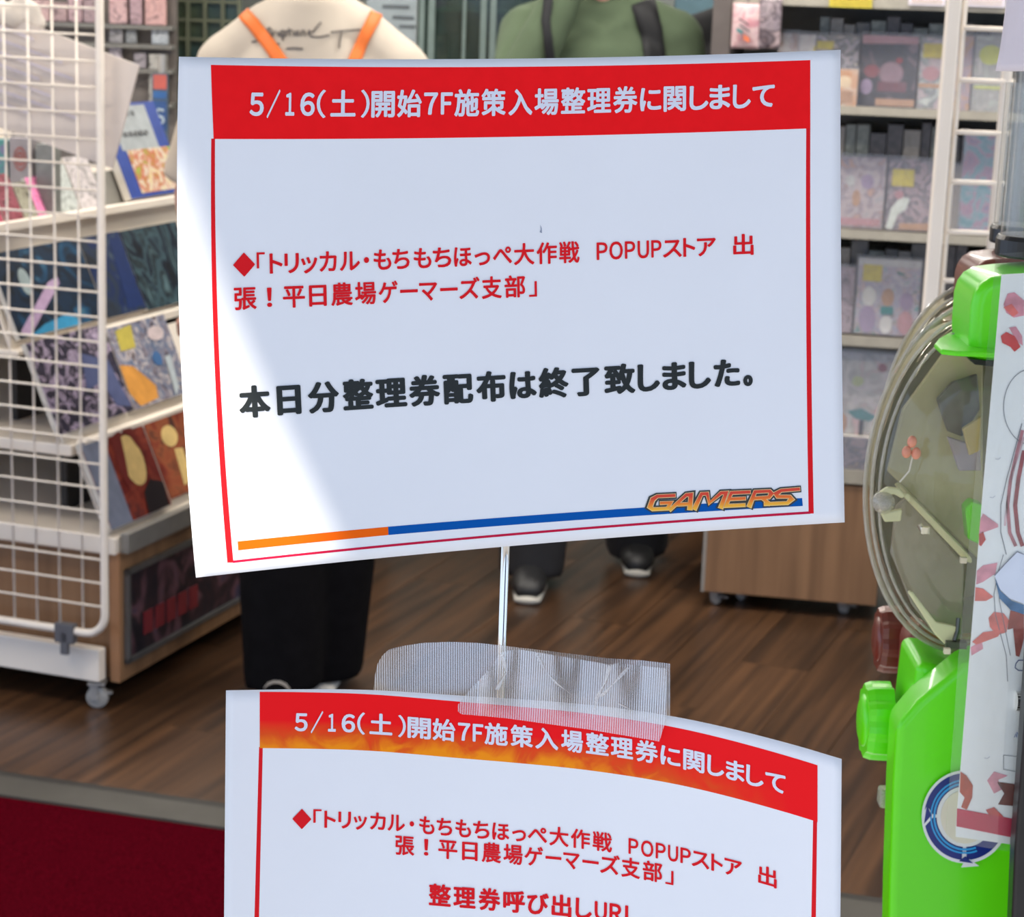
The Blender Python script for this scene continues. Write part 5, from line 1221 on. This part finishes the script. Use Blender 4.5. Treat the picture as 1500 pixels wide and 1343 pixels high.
base_pose = dict(pel=(0, 0, .98), waist=(0, .0, 1.12), chest=(0, 0, 1.30), sho=(0, -.01, 1.44), neck=(0, 0, 1.50), head=(0, .03, 1.635),
    shl=(-.175, 0, 1.43), shr=(.175, 0, 1.43), ell=(-.24, .0, 1.15), elr=(.24, 0, 1.15), wrl=(-.25, .10, .92), wrr=(.25, .10, .92),
    hipl=(-.09, 0, .92), hipr=(.09, 0, .92), knl=(-.10, .02, .50), knr=(.10, .02, .50), anl=(-.10, -.02, .085), anr=(.10, -.02, .085))
# shopper seen from behind
p1 = floor(446, 1020)
po1 = dict(base_pose); po1.update(ell=(-.262, .03, 1.10), wrl=(-.25, .08, .86), shl=(-.168, 0, 1.385), shr=(.168, 0, 1.385), sho=(0, -.01, 1.42), neck=(0, 0, 1.515), elr=(.25, .06, 1.14), wrr=(.2, .26, 1.05),
    anl=(-.045, -.02, .085), knl=(-.055, .02, .5), anr=(.030, .10, .085), knr=(.055, .07, .5))
fac1 = hdir(3)
pers1, J1, fx1, fy1, s1_ = human(p1, fac1, 1.71, po1, SK, mat('tee_cream', (186, 175, 160), .85, var=.04, scale=12, bump=.1), mat('trousers_black', (15, 14, 16), .95, var=.2, spec=.1), mat('shoe_white', (150, 142, 132), .6), mat('hair_black', (30, 26, 24), .6, bump=.5), 'person seen from behind, cream t-shirt with orange straps and wide black trousers')
# orange apron straps lying on the back, crossing towards the waist
def surf_line(pts_px, wd, m_, nm, parent, yoff=None, J=None):
    pass
M_strap = mat('strap_orange', (222, 108, 30), .6)
def body_ray(px, py, obj):
    r = ray(px, py).normalized(); inv = obj.matrix_world.inverted(); o_ = inv @ CP; d_ = (inv.to_3x3() @ r).normalized()
    ok, loc, nrm, idx = obj.ray_cast(o_, d_)
    return (obj.matrix_world @ loc, (obj.matrix_world.to_3x3() @ nrm).normalized()) if ok else (None, None)
bpy.context.view_layer.update()
tee = [c for c in pers1.children if c.name.startswith('t_shirt')][0]
def strap_on(obj, pts, wd, m_, nm, parent, th=.004):
    """a band following the cloth surface under the given sight line"""
    L_ = []; n = len(pts)
    for i, (x, y) in enumerate(pts):
        x2_, y2_ = pts[min(i+1, n-1)]; x1_, y1_ = pts[max(i-1, 0)]; l = math.hypot(x2_-x1_, y2_-y1_); nx, ny = -(y2_-y1_)/l*wd/2, (x2_-x1_)/l*wd/2
        row = []
        for sg in (1, .33, -.33, -1):
            p_, n_2 = body_ray(x+nx*sg, y+ny*sg, obj)
            if p_ is None: break
            row.append(p_+n_2*th)
        if len(row) == 4: L_.append(row)
    if len(L_) < 2: print('strap failed', nm); return
    q = MB(); q.loft(L_, closed=False); return mk(nm, q, m_, parent, smooth=True, solid=.003)
def dens(pts, k=8):
    out = []
    for (a, b) in zip(pts, pts[1:]): out += [(a[0]+(b[0]-a[0])*i/k, a[1]+(b[1]-a[1])*i/k) for i in range(k)]
    return out+[pts[-1]]
strap_on(tee, dens([(357, 20), (372, 36), (393, 62), (412, 90), (470, 190), (520, 280)]), 19, M_strap, 'apron_strap', pers1)
strap_on(tee, dens([(552, 16), (545, 32), (530, 62), (518, 90), (470, 190), (420, 280)]), 18, M_strap, 'apron_strap', pers1)
# scribbled lettering across the back
M_scr = mat('scribble', (96, 90, 88), .7)
scr = [[(398, 50), (392, 46), (396, 41), (402, 48), (400, 53), (394, 54)], [(405, 46), (409, 53), (412, 46), (411, 54)], [(415, 44), (415, 60), (415, 46), (420, 47), (419, 53), (415, 53)], [(424, 42), (425, 53)], [(421, 46), (429, 45)], [(431, 46), (431, 53)], [(434, 47), (438, 46), (438, 52), (434, 52), (434, 47)], [(442, 53), (442, 46), (447, 46), (447, 53)], [(451, 50), (456, 48), (453, 45), (451, 50), (456, 53)], [(458, 48), (464, 40), (470, 33)], [(500, 45), (498, 56), (496, 71)], [(484, 48), (500, 46), (528, 44)], [(370, 62), (380, 60), (392, 58)], [(385, 67), (398, 66), (410, 65)], [(455, 54), (468, 55), (482, 52)], [(420, 72), (432, 71), (444, 72)]]
for s_ in scr: strap_on(tee, dens(s_, 3), 1.8, M_scr, 'scribble_line', pers1, th=.002)
# shopper facing us, one hand raised to the face
p2 = floor(846, 838)
po2 = dict(base_pose); po2.update(elr=(.205, .17, 1.27), wrr=(.075, .17, 1.56), shl=(-.185, 0, 1.43), shr=(.185, 0, 1.43))
sc2 = .98
po2['anr'] = (.12, .14, .085); po2['knr'] = (.11, .10, .5); po2['anl'] = (-.16, -.16, .085); po2['knl'] = (-.12, -.04, .5)
pers2, J2, fx2, fy2, s2_ = human(p2, (-.05, -1, 0), 1.74, po2, SK, mat('hoodie_green', (82, 97, 73), .9, var=.08, scale=14, bump=.2), mat('trousers_dark', (34, 34, 38), .85), mat('shoe_black', (28, 28, 30), .5), mat('hair_dark', (38, 32, 28), .6, bump=.4), 'person facing the shop front, green hoodie, black backpack straps, hand at face', long_sleeve=True, hood=True)
bpy.context.view_layer.update()
hd = [c for c in pers2.children if c.name.startswith('hoodie')][0]
M_bs = mat('backpack_black', (22, 23, 26), .7)
bpk = MB(); bpk.box(J2['sho']-fx2*.15-fy2*.30-Z*.45, fx2*.30, fy2*.16, Z*.46)
bp_ = thing('backpack', 'black backpack worn by the person in the green hoodie', 'backpack', J2['sho']-fy2*.22-Z*.45)
mk('bag', bpk, M_bs, bp_, bevel=.04)
strap_on(hd, dens([(934, -12), (944, 15), (953, 45), (958, 75), (958, 120), (950, 170)]), 34, M_bs, 'shoulder_strap', bp_, th=.006)
strap_on(hd, dens([(806, -12), (804, 8), (800, 30), (802, 60), (806, 110)]), 12, M_bs, 'shoulder_strap', bp_, th=.006)
# third person, mostly behind the rack end panel
p3 = floor(1078, 800); p3 = p3+V((0, .35, 0))
human(p3, (-.3, -1, 0), 1.72, base_pose, SK, mat('jacket_black', (20, 20, 22), .85), mat('trousers_dark2', (30, 30, 34), .85), mat('shoe_black2', (30, 28, 28), .5), mat('hair_dark2', (28, 24, 22), .6), 'person in a black jacket mostly hidden behind the rack end panel', long_sleeve=True)
# ------------------------------------------------------------------ far back of the shop
def farY(px, py, Y): return atY(px, py, Y)
def glass_cabinet(name, label, pxa, pxb, Y, posts, col_glass, items):
    xa = atY(pxa, 40, Y).x; xb = atY(pxb, 40, Y).x
    t = thing(name, label, 'cabinet', V(((xa+xb)/2, Y+.2, 0)))
    fr = mat('cab_frame', (134, 150, 144), .4, .4)
    q = MB(); q.bx(xa, xb, Y+.4, Y+.42, 0, 2.1); mk('back_panel', q, mat('cab_back', (74, 88, 84), .6), t)
    q = MB(); q.bx(xa, xb, Y, Y+.42, 0, .12); q.bx(xa, xb, Y, Y+.42, 2.08, 2.14); mk('carcass', q, fr, t)
    for px, wd in posts:
        x = atY(px, 40, Y).x; w_ = wd*Y/F
        q = MB(); q.bx(x-w_/2, x+w_/2, Y-.015, Y+.02, .1, 2.1); mk('post', q, fr, t, bevel=.003)
    for z_ in (.5, .85, 1.2, 1.44, 1.75):
        q = MB(); q.bx(xa+.01, xb-.01, Y+.02, Y+.4, z_, z_+.012); mk('glass_shelf', q, mat('shelf_glassy', (110, 130, 124), .3), t)
    q = MB(); q.bx(xa, xb, Y-.004, Y, .12, 2.08); mk('glass_door', q, clear('cab_glass_'+name, tint=col_glass, alpha=.10, white=(120, 140, 134)), t)
    return t
YC = 7.4
glass_cabinet('glass_cabinet', 'tall glass display cabinet with grey green frame at the back', 612, 860, YC, [(618, 8), (632, 10), (680, 5), (708, 9), (722, 9), (850, 8)], (190, 206, 198), [])
def item(px0, px1, py0, py1, Y, m, label, nm='boxed_figure', grp=None, zs=None, th=.08, cat='box'):
    a = atY(px0, py1, Y); b = atY(px1, py0, Y); z0 = zs if zs is not None else a.z
    t = thing(nm, label, cat, V(((a.x+b.x)/2, Y, z0)), grp)
    q = MB(); q.bx(min(a.x, b.x), max(a.x, b.x), Y, Y+th, z0, b.z); mk('carton', q, m, t, bevel=.003)
    return t
zsh = 1.452
item(634, 656, -30, 34, YC+.12, pal('f1', 81, [(96, 70, 110), (130, 100, 140), (120, 140, 130)]), 'purple boxed item in the glass cabinet at the back', zs=zsh)
item(660, 676, -10, 30, YC+.15, pal('f2', 82, [(140, 160, 150), (110, 130, 120)]), 'pale green boxed item in the glass cabinet at the back', zs=zsh)
item(640, 655, 52, 82, YC+.12, pal('f3', 83, [(60, 60, 60), (170, 140, 130), (50, 54, 54)]), 'dark boxed item with a rosy patch on the lower cabinet shelf', zs=1.212)
item(662, 676, 50, 82, YC+.14, pal('f4', 84, [(50, 60, 58), (120, 120, 116)]), 'dark green boxed item on the lower cabinet shelf', zs=1.212)
for k, x in enumerate((732, 745, 757)):
    item(x, x+9, 18+6*(k % 2), 40, YC+.14, pal('f5%d' % k, 85+k, [(60, 76, 72), (150, 156, 150), (44, 56, 54)]), 'small dark green boxed item right of the cabinet posts', grp='small dark boxes right of the cabinet posts', zs=zsh)
# white poster between the shoppers
q = MB(); YP = 6.3; a = atY(536, 60, YP); b = atY(612, -60, YP); q.bx(a.x, b.x, YP, YP+.02, .95, b.z)
tpo = tag(mk('wall_poster', q, mat('poster_pale', (170, 182, 186), .5), ), 'pale blue white poster board beside the glass cabinet', 'poster')
q = MB()
for (y, x0_, x1_) in ((8, 560, 600), (24, 575, 606), (37, 585, 608)):
    aa = atY(x0_, y+4, YP); bb = atY(x1_, y, YP); q.bx(aa.x, bb.x, YP-.003, YP, aa.z, bb.z)
mk('dark_line', q, mat('poster_line', (104, 112, 116), .5), tpo)
q = MB(); q.bx(a.x+.02, a.x+.05, YP+.02, YP+.05, 0, 1.2); q.bx(b.x-.05, b.x-.02, YP+.02, YP+.05, 0, 1.2); mk('leg', q, M_chromeish, tpo)
# blue-grey panel right of the green hoodie
q = MB(); a = atY(985, 90, 7.0); b = atY(1050, -60, 7.0); q.bx(a.x, b.x, 7.0, 7.05, 0, 2.2); struct('trim_3', q, mat('panel_teal', (84, 112, 122), .6))
# left back: card rack (pink cards) and green glass window with bars
YR = 6.2
a = atY(30, 300, YR); b = atY(252, -120, YR)
cr_t = thing('card_rack', 'pegboard rack of small pink goods behind the left grid panel', 'rack', V(((a.x+b.x)/2, YR, 0)))
q = MB(); q.bx(a.x-.6, b.x, YR+.06, YR+.10, .3, 2.1); mk('board', q, mat('peg_board', (116, 108, 102), .7, var=.1), cr_t)
q = MB(); q.bx(a.x-.6, b.x, YR-.05, YR+.12, 0, .3); mk('foot', q, M_dark, cr_t)
rails = [36, 64, 100, 150]
for y in rails:
    z_ = atY(180, y, YR).z; q = MB(); q.bx(a.x-.6, b.x, YR+.0, YR+.06, z_-.012, z_); mk('ledge', q, mat('ledge_grey', (120, 118, 112), .5), cr_t)
cards = [(50, 72, 0, 34), (74, 98, 4, 34), (100, 120, -4, 34), (122, 140, 0, 34), (160, 186, -8, 34), (190, 208, -12, 32), (212, 243, -14, 35), (222, 246, 40, 62), (160, 178, 66, 96), (196, 214, 78, 100), (218, 244, 80, 112), (160, 180, 42, 62), (184, 200, 44, 62)]
cc_ = [(176, 142, 138), (150, 122, 120), (160, 130, 132), (140, 116, 118), (176, 140, 138), (150, 120, 124), (180, 136, 130), (150, 156, 160), (140, 130, 136), (120, 112, 116), (150, 146, 138), (120, 116, 116), (110, 112, 112)]
cn = ['rose', 'dusty pink', 'mauve', 'brown pink', 'pale rose', 'grey mauve', 'salmon', 'pale blue', 'grey lilac', 'dark mauve', 'beige', 'taupe', 'slate']
cp = ['at the far left of the upper row', 'second in the upper row', 'third in the upper row', 'beside the grid tube in the upper row', 'right of the grid tube in the upper row', 'narrow, in the upper row', 'at the right end of the upper row', 'at the right of the middle row', 'above the tilted sheet corner', 'small, in the lower row', 'at the right of the lower row', 'left in the middle row', 'centre of the middle row']
for (x0_, x1_, y0_, y1_), c_, n1, n2 in zip(cards, cc_, cn, cp):
    k = cards.index((x0_, x1_, y0_, y1_))
    rl = min([r for r in rails if r >= y1_-6] or [150]); zs = atY(180, rl, YR).z
    item(x0_, x1_, y0_, y1_, YR+.02, pal('card%d' % k, 100+k, [c_, tuple(min(255, x+34) for x in c_), tuple(int(x*.66) for x in c_)], 30), '%s packet %s of the card rack' % (n1, n2), nm='goods_packet', zs=zs+.001, th=.02, cat='packet')
# blue vertical banner with red and blue blocks
q = MB(); a = atY(223, 235, 5.95); b = atY(246, 108, 5.95); q.bx(a.x, b.x, 5.95, 5.96, a.z, b.z)
bn = tag(mk('side_banner', q, mm('banner_dark', (70, 88, 104))), 'narrow vertical banner with red and blue blocks left of the notice', 'banner')
for (y0_, y1_, c_) in ((110, 130, (176, 84, 74)), (134, 144, (40, 90, 150)), (148, 190, (36, 74, 130))):
    q = MB(); a1 = atY(225, y1_, 5.95); b1 = atY(244, y0_, 5.95); q.bx(a1.x, b1.x, 5.947, 5.95, a1.z, b1.z); mk('colour_block', q, mm('bn%d' % y0_, c_), bn)
q = MB()
aa = [(240, 162), (232, 160), (229, 165), (232, 170), (238, 172), (240, 177), (236, 182), (229, 180)]
q.tube([atY(x, y, 5.945) for x, y in aa], .004, 6); mk('letter', q, mm('bn_white', (170, 186, 196)), bn)
q = MB(); pz_ = atY(235, 235, 5.95).z; xx = atY(235, 235, 5.95).x; q.tube([V((xx, 5.98, 0)), V((xx, 5.98, pz_+.3))], .012); q.lathe(V((xx, 5.98, 0)), Z, [(.12, 0), (.12, .01), (.02, .015)], 20); mk('post', q, M_chromeish, bn)
# green glazed window in the back left with metal bars
YG = 6.6
wx0, wx1 = atY(250, 40, YG).x, atY(352, 40, YG).x
wt = struct('window_1', MB().bx(wx0, wx1, YG+.03, YG+.05, .2, 2.2), art('window_green', [(58, 82, 74), (84, 96, 66), (50, 84, 90), (100, 104, 70)], 2.4, .5, 5))
q = MB()
for px in (250, 275, 300, 326, 350): x = atY(px, 40, YG).x; mk('bar', MB().bx(x-.006, x+.006, YG, YG+.02, .2, 2.2), mat('bar_olive', (112, 118, 96), .5), wt)
for py in (-30, 2, 30, 58, 88, 118, 150, 200, 260): z_ = atY(300, py, YG).z; mk('bar', MB().bx(wx0, wx1, YG+.002, YG+.018, z_-.005, z_+.005), MATS['bar_olive'], wt)
# tall grey wall unit behind the left stand so the back reads closed
q = MB(); q.bx(-2.6, wx0-.02, 7.0, 7.3, 0, 2.3); tag(mk('tall_cupboard', q, mat('unit_grey', (110, 104, 98), .7, var=.1), bevel=.01), 'plain tall grey cupboard at the back left wall', 'cupboard')
